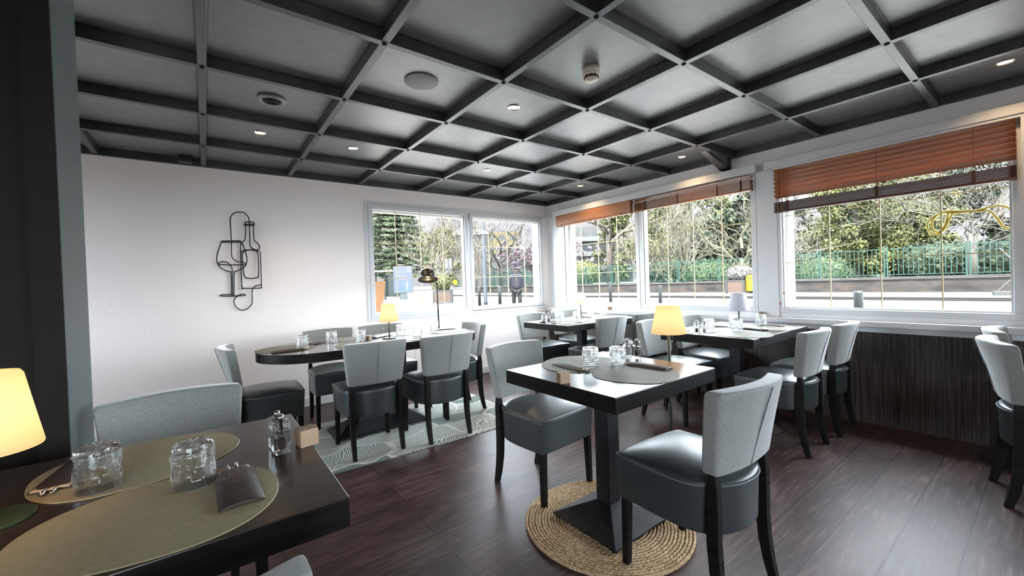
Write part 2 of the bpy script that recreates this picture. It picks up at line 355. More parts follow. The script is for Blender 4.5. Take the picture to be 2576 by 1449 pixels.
# dado of dark veneer and window ledge along the right wall
struct(MB().box((XW-.035, Y0, 0.0), (XW, YW, 0.745)).build('trim_3', DADOM))
o = MB().box((XW-.085, Y0, 0.745), (XW+.005, YW-.0, 0.79)).build('trim_4', SILLM); bevel(o, .006); struct(o)
o = MB().box((XW-.05, Y0, 0.705), (XW-.03, YW, 0.745)).build('trim_5', SILLM); struct(o)
# post covers on the right wall
o = MB().box((XW-.02, 1.485, 0.79), (XW+.002, 1.655, 2.115)).build('trim_6', FRAMEM); bevel(o, .004); struct(o)
# white curtain boxes above the right windows
o = MB().box((XW-.085, 1.63, 2.10), (XW, 4.33, 2.175)).build('trim_7', WHITE); bevel(o, .005); struct(o)
o = MB().box((XW-.03, 4.33, 2.09), (XW, YW, 2.145)).build('trim_8', WHITE); bevel(o, .004); struct(o)
b = MB(); b.box((XW-.085, -.6, 2.105), (XW, 1.56, 2.17)); b.box((XW-.075, -.6, 2.085), (XW-.05, 1.50, 2.105))
o = b.build('trim_9', WHITE); bevel(o, .005); struct(o)
o = MB().box((XW-.075, 0.02, 0.79), (XW, 0.125, 2.085)).build('trim_10', FRAMEM); struct(o)

# ceiling grid: beams and bolts are parts of the ceiling
AY = [0.4956 + 0.6755*k for k in range(-5, 1)] + [1.170, 1.851, 2.533, 3.202, 3.886]
BXs = [0.024 - 0.68*k for k in range(5, 0, -1)] + [0.024, 0.700, 1.376, 2.058, 2.745, 3.426]
BWd = 0.019
for y in AY:
    bevel(MB().box((X0, y-BWd, HB), (XW, y+BWd, HP)).build('beam', BEAMP, ceil), .002, 1)
for x in BXs:
    bevel(MB().box((x-BWd, Y0, HB+.001), (x+BWd, YW, HP)).build('beam', BEAMP, ceil), .002, 1)
b = MB(); b.box((X0, YW-.02, HB-.006), (XW, YW, HP)); b.box((XW-.02, Y0, HB-.006), (XW, YW-.02, HP)); b.build('edge_beam', BEAMP, ceil)
# fine battens in the panel corners
b = MB()
xs = BXs + [XW]; yy = AY + [YW]
for y in AY: b.box((X0, y-BWd-.008, HP-.008), (XW, y+BWd+.008, HP))
for x in BXs: b.box((x-BWd-.008, Y0, HP-.0085), (x+BWd+.008, YW, HP))
b.build('batten', BEAMP, ceil)
bolt = MB().lathe([(0.0105, -0.002), (0.0105, 0.0), (0.013, 0.0), (0.013, 0.002), (0.001, 0.002)][::-1], 14)
bolt0 = None
for y in AY[6-1:]:
    for x in BXs[3:]:
        if bolt0 is None:
            bolt0 = MB().lathe([(0.0115, 0.004), (0.0115, -0.004), (0.008, -0.007), (0.001, -0.007)], 14).build('bolt_cap', BOLTM, ceil, True); bolt0.location = (x, y, HB)
        else:
            c = bolt0.copy(); COL.objects.link(c); c.parent = ceil; c.location = (x, y, HB)
# diagonal beam bracket at the right wall
b = MB(); b.loft([[(3.63, 1.875, HB), (3.63, 1.925, HB), (3.74, 1.925, HB), (3.74, 1.875, HB)], [(XW-.075, 1.875, 2.195), (XW-.075, 1.955, 2.195), (XW, 1.955, 2.195), (XW, 1.875, 2.195)]])
b.box((XW-.075, 1.875, 2.195), (XW, 1.955, HB+.01))
b.build('beam_bracket', BEAMP, ceil)

# ------------------------------------------------------------------ windows
def window(n, axis, a0, a1, z0, z1, bars, zb, fw=0.046, gl=None):
    """axis 'x': in the back wall spanning X a0..a1; axis 'y': in the right wall spanning Y a0..a1"""
    w = bpy.data.objects.new('window_%d' % n, None); COL.objects.link(w); w['kind'] = 'structure'
    def B(m, p, q, d0, d1, za, zb_):
        if axis == 'x': m.box((p, YW+d0, za), (q, YW+d1, zb_))
        else: m.box((XW+d0, p, za), (XW+d1, q, zb_))
    m = MB()
    B(m, a0-fw, a1+fw, -.012, .10, z0-fw, z0); B(m, a0-fw, a1+fw, -.012, .10, z1, z1+fw)
    B(m, a0-fw, a0, -.012, .10, z0, z1); B(m, a1, a1+fw, -.012, .10, z0, z1)
    f = m.build('window_frame', FRAMEM, w); bevel(f, .004)
    m = MB(); s = .012   # inner bead
    B(m, a0, a1, .012, .05, z0, z0+s); B(m, a0, a1, .012, .05, z1-s, z1); B(m, a0, a0+s, .012, .05, z0+s, z1-s); B(m, a1-s, a1, .012, .05, z0+s, z1-s)
    m.build('glazing_bead', FRAMEM, w)
    m = MB(); B(m, a0+.004, a1-.004, .036, .040, z0+.004, z1-.004); m.build('glass_pane', PANE, w)
    m = MB()
    for p in bars: B(m, p-.0032, p+.0032, .041, .049, z0, z1)
    for z in zb: B(m, a0, a1, .041, .049, z-.0032, z+.0032)
    m.build('glazing_bars', GOLD, w)
    return w
GOLD = mat('gilt_glazing_bar', (0.62, 0.46, 0.20), 0.4, 0.2)
window(1, 'x', 1.497, 2.672, 0.880, 2.055, [1.777, 2.083, 2.377], [1.676, 1.272])
window(2, 'x', 2.790, 3.930, 0.870, 2.050, [3.066, 3.369, 3.671], [1.670, 1.263])
window(3, 'y', 2.990, 4.195, 0.870, 2.06, [3.907, 3.61, 3.302], [1.66, 1.267], .05)
window(4, 'y', 1.705, 2.890, 0.870, 2.06, [2.604, 2.304, 2.003], [1.67, 1.267], .045)
window(6, 'y', -1.40, -0.20, 0.870, 2.06, [-1.1, -.8, -.5], [1.684, 1.268], .045)
window(7, 'y', -2.90, -1.70, 0.870, 2.06, [-2.6, -2.3, -2.0], [1.684, 1.268], .045)
window(5, 'y', 0.165, 1.460, 0.870, 2.06, [1.125, 0.807, 0.483], [1.684, 1.268], .045)
# outer reveals, white rendered
m = MB()
m.box((1.44, YW+.10, BZ0-.03), (1.52, YW+.17, BZ1)); m.box((1.44, YW+.10, 2.03), (4.0, YW+.17, 2.12)); m.box((3.93, YW+.10, BZ0-.03), (4.0, YW+.17, BZ1)); m.box((1.44, YW+.10, .80), (4.0, YW+.2, .85))
for a, c in ((1.68, 4.21), (0.13, 1.475)):
    m.box((XW+.10, c-.045, .82), (XW+.2, c+.02, 2.1)); m.box((XW+.10, a-.02, 2.03), (XW+.3, c, 2.1)); m.box((XW+.10, a-.02, .8), (XW+.26, c, .845))
struct(m.build('trim_11', REVEAL))
# wide outer casing line round the back windows
m = MB()
m.box((1.415, YW-.012, 0.805), (4.02, YW+.005, 0.835)); m.box((1.415, YW-.012, 2.105), (4.02, YW+.005, 2.13)); m.box((1.415, YW-.012, 0.835), (1.447, YW+.005, 2.105))
struct(m.build('trim_12', FRAMEM))

# ------------------------------------------------------------------ blinds on the right windows
def blind(name, y0, y1, ztop, zbot_slat, n, ang, zstack0, zstack1, nstack, m, label, tapes, thick=0.0028, depth=0.05, xc=XW-.045):
    t = thing(name, label, 'blind', (xc, (y0+y1)/2, ztop))
    L = (y1-y0)/2
    mb = MB()
    for k in range(n):
        z = ztop - (k+.5)*(ztop-zbot_slat)/n - ztop
        M = Matrix.Translation((0, 0, z)) @ Matrix.Rotation(ang, 4, 'Y')
        # slightly crowned slat
        mb.loft([[(-depth/2, yy_, 0), (-depth/4, yy_, thick*.8), (0, yy_, thick), (depth/4, yy_, thick*.8), (depth/2, yy_, 0), (depth/2, yy_, -thick), (0, yy_, -thick*.2), (-depth/2, yy_, -thick)] for yy_ in (-L, L)], True, True, M)
    if n: mb.build('slats', m, t)
    mb = MB()
    for k in range(nstack):
        z = zstack0 + (k+.5)*(zstack1-zstack0)/nstack - ztop
        j = random.uniform(-.003, .003)
        mb.box((-depth/2+j, -L, z-thick*.8), (depth/2+j, L, z+thick*.8))
    mb.build('slat_stack', BLINDS if (n > 1) else m, t)
    mb = MB().box((-depth/2-.003, -L, zstack0-ztop-.012), (depth/2+.003, L, zstack0-ztop)); bevel(mb.build('bottom_rail', BLINDS if (n > 1) else m, t), .003)
    for ty in tapes:
        mb = MB(); y = ty-(y0+y1)/2
        mb.box((-depth/2-.005, y-.009, zstack0-ztop-.013), (-depth/2-.0035, y+.009, -.002))
        if n == 0: mb.build('ladder_tape', BLINDT, t)
        else:
            mb = MB()
            for dx in (-depth/2-.002,): mb.tube([(dx, y, 0), (dx, y, zstack0-ztop)], .0012, 5)
            mb.box((-depth/2-.006, y-.010, zstack0-ztop-.012), (-depth/2-.004, y+.010, zstack1-ztop+.003))
            mb.build('ladder_cord', BLINDT, t)
    return t
bl1 = blind('wooden_blind', 3.0, 4.275, 2.10, 2.10, 0, 0, 1.955, 2.095, 20, BLINDL, 'pulled-up honey wood blind on the window nearest the room corner', (4.17, 3.62, 3.13), thick=.0030)
m = MB().box((-.032, -.6375, -.135), (-.027, .6375, -.004)); m.build('valance_board', BLINDL, bl1)
bl2 = blind('wooden_blind', 1.675, 2.985, 2.10, 2.06, 1, R(12), 1.962, 2.05, 9, BLINDW, 'bunched chestnut wood blind over the middle window on the right wall', (2.80, 2.40, 1.98, 1.76), thick=.0022)
bl3 = blind('wooden_blind', 0.145, 1.49, 2.088, 1.835, 7, R(30), 1.722, 1.80, 9, BLINDW, 'half-lowered red-brown slatted blind on the widest right window', (1.38, 0.80, 0.32), depth=.056, thick=.0022)
for yy_, zt, zb_, root, k in ((4.262, 1.95, 0.82, bl1, 0), (4.235, 1.95, 1.05, bl1, 1), (1.455, 2.06, 0.79, bl3, 0), (1.425, 2.06, 1.0, bl3, 1)):
    x = XW-.078; r = root.location
    m = MB().tube([(x-r.x, yy_-r.y, zt-r.z), (x-r.x-.002, yy_-r.y+.004, (zt+zb_)/2-r.z), (x-r.x, yy_-r.y, zb_-r.z)], .0013, 5)
    c = m.build('pull_cord', CORDM, root)
    MB().lathe([(.001, .02), (.005, .012), (.007, 0), (.002, -.006)], 10, Matrix.Translation((x-r.x, yy_-r.y, zb_-r.z+(.12 if k == 0 else 0)))).build('tassel', BLINDW, c, True)

# painted swirl on the widest window pane
sw = [(.165,1.50),(.16,1.46),(.172,1.425),(.205,1.43),(.232,1.49),(.262,1.54),(.30,1.548),(.36,1.553),(.42,1.553),(.47,1.565),(.52,1.545),(.55,1.51),(.552,1.46),(.53,1.425),(.495,1.42),(.47,1.45),(.45,1.50),(.43,1.55)]
sw2 = [(.165,1.52),(.19,1.555),(.23,1.572),(.28,1.563),(.33,1.555),(.40,1.562),(.455,1.57),(.50,1.555),(.528,1.51),(.527,1.455),(.50,1.432),(.47,1.47),(.457,1.52),(.45,1.565)]
YEL = mat('yellow_paint', (0.80, 0.56, 0.10), 0.5)
def crsp(P, n=6, closed=False):
    out = []; P = [Vector(p) for p in P]
    for i in range(len(P)-1):
        p0 = P[max(i-1, 0)]; p1 = P[i]; p2 = P[i+1]; p3 = P[min(i+2, len(P)-1)]
        for k in range(n):
            t = k/n; out.append(.5*((2*p1)+(-p0+p2)*t+(2*p0-5*p1+4*p2-p3)*t*t+(-p0+3*p1-3*p2+p3)*t**3))
    out.append(P[-1]); return out
m = MB()
for S in (sw, sw2):
    pts = crsp([(XW+.056, y, z) for y, z in S])
    m.tube(pts, .0068, 6)
tag(m.build('window_swirl', YEL, None, True), 'yellow double-line swirl lettering flourish on the widest right window', 'window sign')

# ------------------------------------------------------------------ ceiling fittings
def spot(x, y, label):
    t = thing('ceiling_spotlight', label, 'ceiling light', (x, y, HP), 0, 'recessed warm ceiling spots')
    MB().lathe([(.034, 0), (.043, 0), (.043, -.004), (.036, -.007), (.032, -.002)], 28, None, False).build('bezel', CHROME, t, True)
    MB().lathe([(.033, -.001), (.02, -.004), (.002, -.005)], 24).build('lamp_face', SPOTE, t, True)
    l = bpy.data.lights.new('spot_light', 'SPOT'); l.energy = 1.5; l.color = (1, .68, .36); l.spot_size = R(130); l.spot_blend = .7; l.shadow_soft_size = .03
    lo = bpy.data.objects.new('spot_light', l); COL.objects.link(lo); lo.parent = t; lo.location = (0, 0, -.02)
    return t
spot(.365, 3.55, 'glowing ceiling spot nearest the dark partition, beyond the round vent')
spot(1.035, 3.55, 'glowing ceiling spot above the long rounded table, between vent and window')
spot(1.704, 2.184, 'glowing ceiling spot in the coffer just beyond the round white speaker and smoke alarm')
spot(2.386, 3.55, 'glowing ceiling spot high in front of the back wall windows')
spot(3.789, 3.56, 'small glowing ceiling spot deep in the room corner')
spot(3.789, 2.20, 'glowing ceiling spot beside the dark diagonal bracket')
spot(3.75, 0.168, 'bright ceiling spot above the widest window with slatted blind')

t = thing('ceiling_vent', 'round grey ceiling vent with concentric rings', 'vent', (.365, 2.885, HP))
GREYP = mat('grey_plastic', (0.30, 0.31, 0.32), 0.4)
MB().lathe([(.074, 0), (.078, -.012), (.072, -.018), (.055, -.018), (.052, -.008), (.001, -.008)], 40).build('rim', GREYP, t, True)
m = MB()
for r in (.012, .024, .036, .048): m.tube([(r*math.cos(a*2*PI/32), r*math.sin(a*2*PI/32), -.016) for a in range(33)], .0028, 6, False)
m.box((-.052, -.003, -.018), (.052, .003, -.008)); m.box((-.003, -.052, -.018), (.003, .052, -.008))
m.build('grille', BLACKT, t, True)
t = thing('ceiling_speaker', 'flat round light grey ceiling speaker', 'speaker', (1.038, 2.19, HP))
SPK = noisy(mat('speaker_grille_fabric', rough=.8), (0.40, 0.40, 0.41), (0.46, 0.46, 0.47), (300, 300, 300), 2)
MB().lathe([(.094, 0), (.096, -.006), (.093, -.009), (.001, -.0095)], 48).build('grille', SPK, t, True)
t = thing('smoke_detector', 'white smoke alarm hanging below the ceiling panel', 'smoke alarm', (1.762, 1.548, HP))
CREAM = mat('cream_plastic', (0.70, 0.62, 0.52), 0.35)
MB().lathe([(.047, 0), (.048, -.02), (.047, -.03)], 32).build('base', CREAM, t, True)
MB().lathe([(.046, -.03), (.049, -.037), (.044, -.046), (.040, -.048)], 32).build('collar', CREAM, t, True)
m = MB()
for k in range(10):
    a = 2*PI*k/10; m.box((.036, -.003, -.060), (.042, .003, -.046), Matrix.Rotation(a, 4, 'Z'))
m.lathe([(.030, -.046), (.030, -.060)], 20)
m.build('vent_ring', BLACKT, t)
MB().lathe([(.036, -.058), (.040, -.062), (.034, -.070), (.001, -.072)], 32).build('cap', CREAM, t, True)
t = thing('movement_sensor', 'small dark box fixed to the ceiling by the white wall', 'sensor', (-.10, 4.47, HP-.03))
bevel(MB().box((-.05, -.03, -.03), (.05, .03, .03)).build('housing', BEAMP, t), .006)

# ------------------------------------------------------------------ wire wall art
s1=[(0.133,1.639),(0.202,1.643),(0.262,1.645),(0.283,1.627),(0.303,1.562),(0.317,1.477),(0.301,1.415),(0.266,1.383),(0.225,1.363),(0.213,1.347),(0.206,1.162),(0.196,1.163),(0.2,1.371),(0.19,1.416),(0.162,1.448),(0.127,1.455),(0.104,1.439),(0.113,1.426),(0.294,1.426),(0.297,1.444),(0.275,1.453),(0.248,1.454),(0.216,1.476),(0.201,1.508),(0.203,1.628)]
s2=[(0.133,1.639),(0.114,1.586),(0.094,1.514),(0.089,1.467),(0.103,1.416),(0.14,1.38),(0.178,1.362),(0.19,1.347),(0.187,1.163),(0.178,1.155),(0.119,1.156),(0.116,1.144),(0.277,1.14),(0.288,1.15),(0.274,1.156),(0.237,1.141),(0.209,1.114),(0.203,1.082),(0.22,1.036),(0.259,1.007),(0.3,1.015),(0.336,1.054),(0.344,1.09),(0.347,1.181),(0.359,1.209),(0.391,1.233),(0.416,1.232),(0.422,1.219),(0.411,1.205),(0.286,1.208),(0.27,1.224),(0.268,1.306),(0.271,1.517),(0.282,1.553),(0.313,1.562),(0.382,1.564),(0.413,1.552),(0.426,1.511),(0.422,1.219)]
s3=[(0.133,1.639),(0.136,1.63),(0.271,1.635),(0.283,1.631)]
s4=[(0.204,1.644),(0.202,1.708),(0.202,1.836),(0.214,1.877),(0.244,1.905),(0.271,1.91),(0.305,1.91),(0.335,1.882),(0.347,1.842),(0.347,1.756),(0.346,1.624),(0.355,1.588),(0.389,1.566),(0.416,1.573),(0.42,1.598),(0.406,1.63),(0.38,1.663),(0.379,1.799),(0.381,1.807),(0.313,1.8),(0.316,1.792),(0.379,1.797),(0.378,1.825),(0.317,1.821),(0.315,1.803),(0.317,1.795),(0.312,1.681),(0.303,1.652),(0.278,1.622),(0.27,1.582),(0.269,1.468),(0.267,1.225),(0.28,1.209)]
s5=[(0.382,1.564),(0.288,1.541),(0.285,1.387),(0.288,1.338),(0.304,1.305),(0.345,1.298),(0.383,1.303),(0.403,1.328),(0.408,1.469),(0.405,1.527),(0.392,1.556),(0.361,1.563)]
m = MB()
for S in (s1, s2, s3, s4, s5): m.tube(crsp([(x, YW-.022, z) for x, z in S], 5), .0048, 6)
for x, z in ((.271, 1.91), (.20, 1.40), (.40, 1.22)): m.cyl((x, YW-.022, z), (x, YW-.001, z), .003)
tag(m.build('wire_wall_art', BLACKT, None, True), 'black wire line drawing of a wine glass and bottle on white wall', 'wall art')

# ------------------------------------------------------------------ rugs
o = MB().box((-.55, 2.75, 0), (2.22, 3.86, 0.007)).build('floor_rug', RUGM)
o.data.transform(Matrix.Translation((-0.835, -3.305, 0))); o.location = (0.835, 3.305, 0); o.rotation_euler = (0, 0, R(-1.0))
tag(o, 'grey-green rectangular rug with cream leaf pattern under the long table', 'rug'); 
m = MB(); prev = None
for k in range(26):
    r = .008 + k*.0152
    n = max(20, int(2*PI*r/.012)); n += n % 2
    rings = []
    for i in range(n):
        a = 2*PI*i/n; rr = r + (.0018 if i % 2 else -.0012)*(1 if k % 2 else -1) + .003*math.sin(3*a+1); z = .0055 + (.0022 if i % 2 else -.0005)
        rings.append((rr*math.cos(a), rr*math.sin(a), z))
    m.tube(rings+[rings[0]], .0080, 5, False)
tag(m.build('jute_rug', JUTE, None, True, (1.52, 1.32, .001)), 'round braided jute rug under the small table number nine', 'rug')

# ------------------------------------------------------------------ chairs
def gridbox(xs, ys, zs, fn):
    nx, ny, nz = len(xs), len(ys), len(zs); idx = {}; v = []; f = []
    def g(i, j, k):
        if (i, j, k) not in idx: idx[(i, j, k)] = len(v); v.append(fn(xs[i], ys[j], zs[k]))
        return idx[(i, j, k)]
    for i in range(nx-1):
        for j in range(ny-1):
            f.append((g(i,j,0), g(i,j+1,0), g(i+1,j+1,0), g(i+1,j,0))); f.append((g(i,j,nz-1), g(i+1,j,nz-1), g(i+1,j+1,nz-1), g(i,j+1,nz-1)))
    for i in range(nx-1):
        for k in range(nz-1):
            f.append((g(i,0,k), g(i+1,0,k), g(i+1,0,k+1), g(i,0,k+1))); f.append((g(i,ny-1,k), g(i,ny-1,k+1), g(i+1,ny-1,k+1), g(i+1,ny-1,k)))
    for j in range(ny-1):
        for k in range(nz-1):
            f.append((g(0,j,k), g(0,j,k+1), g(0,j+1,k+1), g(0,j+1,k))); f.append((g(nx-1,j,k), g(nx-1,j+1,k), g(nx-1,j+1,k+1), g(nx-1,j,k+1)))
    m = MB(); m.add(v, f); return m
def subsurf(o, l=2):
    s = o.modifiers.new('subsurf', 'SUBSURF'); s.levels = l; s.render_levels = l; return bake(o)
def seat_plan(u, v, W=.215, D=.218):
    """square (-1..1) to the D-shaped seat: v=1 is the straight front"""
    if v >= 0: return (u*W*(1-.015*v), v*D + .010*(1-u*u)*v)
    q = -v
    x = u*W*(1 - .30*q**2.4); y = -D*q*(1 - .24*abs(u)**2.4*q) 
    return (x, y)
def make_chair():
    t = thing('dining_chair', 'x', 'chair', (0, 0, 0))
    E = [-1, -.93, -.55, 0, .55, .93, 1]
    # lower upholstered box
    def fn(u, v, w):
        x, y = seat_plan(u, v); s = 1 - .035*(1-w); z = .283 + w*.172
        return (x*s, y*s - .002*(1-w), z)
    seat = gridbox(E, E, [0, .08, .5, .93, 1], fn).build('seat', LEATHER, t, True); subsurf(seat)
    # domed top pad
    def fp(u, v, w):
        x, y = seat_plan(u, v); d = (1-u**4)*(1-v**4)
        return (x*1.004, y*1.004, .449 + w*(.016 + .036*d))
    pad = gridbox(E, E, [0, .3, 1], fp).build('seat_pad', LEATHER, t, True); subsurf(pad)
    ring = []
    for a in range(48):
        an = 2*PI*a/48; c, s_ = math.cos(an), math.sin(an); k = 1/max(abs(c), abs(s_)); k = k*.93 + .07
        k = 1/((abs(c)**9 + abs(s_)**9)**(1/9)); x, y = seat_plan(c*k, s_*k); ring.append((x*.995, y*.995, .4555))
    MB().tube(ring+[ring[0]], .0028, 6, False).build('piping', LSEAM, seat, True)
    # backrest cushion
    def fb(u, v, w):
        hw = .188 + .030*w; z = .505 + w*.293; yc = -.188 - .072*w**1.1 + (.018+.036*w)*u*u + .002
        th = .034*(1-.10*abs(u)**3) * (1 - .12*(1-w))
        return (u*hw, yc + v*th, z + .006*(1-u*u)*(1 if w > .5 else -.3) )
    bk = gridbox([-1, -.86, -.5, -.15, .15, .5, .86, 1], [-1, -.5, .5, 1], [0, .10, .35, .7, .90, 1], fb).build('backrest', VELVET, t, True); subsurf(bk)
    m = MB()
    pts = []
    for k in range(11):
        w_ = k/10; pts.append((0, -.188-.072*w_**1.1+.004-.034*(1-.12*(1-w_))-.0030, .512+w_*.284))
    m.tube(pts, .0022, 5)
    m.build('seam', VSEAM, bk, True)
    # front legs
    for s in (-1, 1):
        m = MB(); h = .017; q = .0135
        cx, cyy = s*.188, .193
        m.loft([[(cx+a*q+s*.002, cyy+b_*q, 0) for a, b_ in ((-1,-1),(1,-1),(1,1),(-1,1))], [(cx+a*h-s*.004, cyy+b_*h-.004, .29) for a, b_ in ((-1,-1),(1,-1),(1,1),(-1,1))]])
        bevel(m.build('leg', BLACKW, t), .003)
        # sabre back leg running up to the cushion
        m = MB(); rings = []
        for z, y, hx, hy in ((0, -.213, .013, .015), (.08, -.193, .0145, .018), (.17, -.178, .0155, .020), (.27, -.172, .016, .021), (.37, -.174, .016, .021), (.46, -.176, .016, .018), (.525, -.174, .013, .012)):
            cx = s*(.166 + .0015)
            rings.append([(cx+a*hx, y+b_*hy, z) for a, b_ in ((-1,-1),(1,-1),(1,1),(-1,1))])
        m.loft(rings); bevel(m.build('leg', BLACKW, t), .003)
    return t
chair0 = make_chair(); _used = [False]
def chair(cx, cy_, rz, label, group=None):
    if not _used[0]:
        _used[0] = True; chair0.location = (cx, cy_, 0); chair0.rotation_euler = (0, 0, R(rz)); chair0['label'] = label
        if group: chair0['group'] = group
        return chair0
    return dup(chair0, (cx, cy_, 0), R(rz), label, group)
RZ = .007
chair(1.535, 1.812, 185, 'grey chair at the small table on the jute rug, farther side facing us')
chair(1.525, 0.868, -3, 'big near grey chair seen from behind, on the jute rug at the small table')
chair(0.940, 3.060, -1.5, 'grey chair seen from behind at the rounded table, the left one of two')
chair(1.452, 2.988, 1, 'grey chair seen from behind at the rounded table, right one of two')
chair(0.905, 3.905, 180, 'grey chair between long table and white wall, under the wine art side')
chair(1.395, 3.90, 178, 'grey chair between long table and white wall, behind the glowing lamp and table number ten')
chair(1.865, 3.425, 84, 'grey chair at the window end of the long rounded table')
chair(0.325, 3.430, -91, 'grey chair at the left end of the long rounded table, by the wall art')
chair(-.085, 1.815, 187, 'grey chair facing us behind the near brown table, back beside dark partition')
chair(-.115, 0.838, 1, 'pale chair whose back tip rises under the near table at the bottom edge')
chair(3.165, 1.950, 180, 'pale grey chair behind the floor lamp shade, at table number four')
chair(3.720, 1.955, 180, 'pale grey chair against the window ledge, far side of table number four')
chair(3.195, 1.170, 0, 'grey chair with its back to us at table four, farther from the ledge')
chair(3.745, 1.150, 0, 'grey chair with its back to us at table number four, next to the dark panelling')
chair(3.095, 3.560, 180, 'pale grey chair in the corner group, farthest left, facing us')
chair(3.675, 3.600, 180, 'pale grey chair in the room corner behind the small lit lamp, facing us')
chair(3.245, 2.885, 0, 'pale grey chair seen from behind at the corner table, nearer the aisle')
chair(3.820, 2.885, 0, 'pale grey chair seen from behind at the corner table, against the window ledge')
chair(3.300, -0.02, 192, 'grey chair cut by the right picture edge, nearer of two')
chair(3.840, 0.00, 182, 'pale grey chair cut by the right picture edge, beside the panelling')

# ------------------------------------------------------------------ tables
def rect_table(cx, cy_, lx, ly, zt, label, bases, bs=.194, z0=0.0, rot=0, th=.062):
    t = thing('dining_table', label, 'table', (cx, cy_, z0), R(rot))
    zt -= z0
    top = MB().box((-lx/2, -ly/2, zt-.0035), (lx/2, ly/2, zt)).build('table_surface', TABLET, t); bevel(top, .002)
    ap = MB().box((-lx/2, -ly/2, zt-th), (lx/2, ly/2, zt-.0035)).build('tabletop', BLACKW, t); bevel(ap, .002)
    for (bx, by) in bases:
        c = .041
        bevel(MB().box((bx-c, by-c, .085), (bx+c, by+c, zt-th)).build('column', BLACKM, t), .003)
        m = MB(); q = [(-1,-1),(1,-1),(1,1),(-1,1)]
        m.loft([[(bx+a*bs, by+b_*bs, .014) for a, b_ in q], [(bx+a*bs, by+b_*bs, .024) for a, b_ in q], [(bx+a*c, by+b_*c, .098) for a, b_ in q]])
        bevel(m.build('base', BLACKM, t), .003)
        for a, b_ in q: MB().lathe([(.014, 0), (.016, .006), (.010, .014)], 12, Matrix.Translation((bx+a*(bs-.02), by+b_*(bs-.02), 0))).build('foot', BLACKT, t)
        m = MB().box((bx-.13, by-.02, zt-th-.012), (bx+.13, by+.02, zt-th)).build('bracket', BLACKM, t)
    return t
TZ = .752
rect_table(1.512, 1.283, .71, .665, TZ, 'small square black table with shiny top standing on the jute rug', [(.02, .035)], z0=.010)
rect_table(-.34, 1.228, 1.12, .715, TZ, 'large dark brown table cropped at the lower left with two oval mats', [(-.15, 0)])
rect_table(3.32, 1.53, .96, .68, TZ, 'black table by the ledge with the unlit white lamp', [(.10, .03)])
rect_table(3.24, 3.09, 1.07, .66, TZ, 'black table in the room corner with small lit lamp', [(.07, .07)], bs=.16)
# long table with rounded ends
t = thing('oval_table', 'long dark table with rounded ends standing on the leaf rug', 'table', (1.115, 3.325, RZ))
def race(L, r, n=20):
    P = []
    for k in range(n+1): a = -PI/2 + PI*k/n; P.append((L+r*math.cos(a), r*math.sin(a)))
    for k in range(n+1): a = PI/2 + PI*k/n; P.append((-L+r*math.cos(a), r*math.sin(a)))
    return P
bevel(MB().prism(race(.49, .365), TZ-RZ-.0035, TZ-RZ).build('table_surface', TABLET, t), .002)
smooth_by_angle(MB().prism(race(.49, .365, 40), TZ-RZ-.062, TZ-RZ-.0035).build('tabletop', BLACKW, t))
bx0, bx1, byh, byc = -.365, .395, .16, .115
for bx in (-.19, .22):
    bevel(MB().box((bx-.04, byc-.04, .09), (bx+.04, byc+.04, TZ-RZ-.062)).build('column', BLACKM, t), .003)
m = MB(); m.loft([[(bx0, byc-byh, .012), (bx1, byc-byh, .012), (bx1, byc+byh, .012), (bx0, byc+byh, .012)], [(bx0, byc-byh, .022), (bx1, byc-byh, .022), (bx1, byc+byh, .022), (bx0, byc+byh, .022)], [(-.24, byc-.045, .095), (.27, byc-.045, .095), (.27, byc+.045, .095), (-.24, byc+.045, .095)]])
bevel(m.build('base', BLACKM, t), .003)
for a in (bx0+.03, bx1-.03):
    for b_ in (byc-byh+.03, byc+byh-.03): MB().lathe([(.014, 0), (.016, .006), (.010, .012)], 12, Matrix.Translation((a, b_, 0))).build('foot', BLACKT, t)

# ------------------------------------------------------------------ place mats
def make_mat(name, a, b_, egg, mt):
    P = []
    for k in range(64):
        th = 2*PI*k/64; c, s_ = math.cos(th), math.sin(th)
        x = a*math.copysign(abs(c)**.88, c); y = b_*math.copysign(abs(s_)**.88, s_)*(1 + egg*c)
        P.append((x, y))
    m = MB().loft([[(x*.995, y*.995, 0) for x, y in P], [(x, y, .0008) for x, y in P], [(x*.993, y*.993, .0022) for x, y in P]])
    return m.build(name, mt)
mat0 = make_mat('place_mat', .206, .188, .10, MATM); mat1 = make_mat('place_mat', .206, .188, .10, MATG)
_mu = set()
def place_mat(x, y, rz, label, group, src=None, s=1.0):
    src = src or mat1
    if src.name not in _mu: _mu.add(src.name); o = src
    else: o = src.copy(); COL.objects.link(o)
    o.location = (x, y, TZ+.0003); o.rotation_euler = (0, 0, R(rz)); o.scale = (s, s, 1) if not isinstance(s, tuple) else (s[0], s[1], 1)
    tag(o, label, 'place mat', group); return o
G4 = 'mats on table four'; G10 = 'mats on the long rounded table'; G7 = 'mats on the corner table'
place_mat(-.138, 1.405, -170, 'olive leather mat on the near brown table, farther one beside dark partition', 'mats on the near table', mat0, (.97, .95))
place_mat(-.090, 1.050, -4, 'olive leather mat on the near brown table under the printed pouch', 'mats on the near table', mat0, (.99, .93))
place_mat(1.508, 1.460, 25, 'taupe mat on the small table nine, farther half, under fork pouch', 'mats on the small table', mat1, 1.02)
place_mat(1.535, 1.140, -155, 'taupe mat on the small table nine, nearer half', 'mats on the small table', mat1, .97)
place_mat(.450, 3.36, 8, 'taupe mat filling the left round end of the long table', G10, mat1, .95)
place_mat(.845, 3.54, 10, 'taupe mat on the wall side of the long table, left chair place', G10, mat1, .9)
place_mat(.915, 3.12, 175, 'taupe mat on the near side of the long table, left of number ten', G10, mat1, .9)
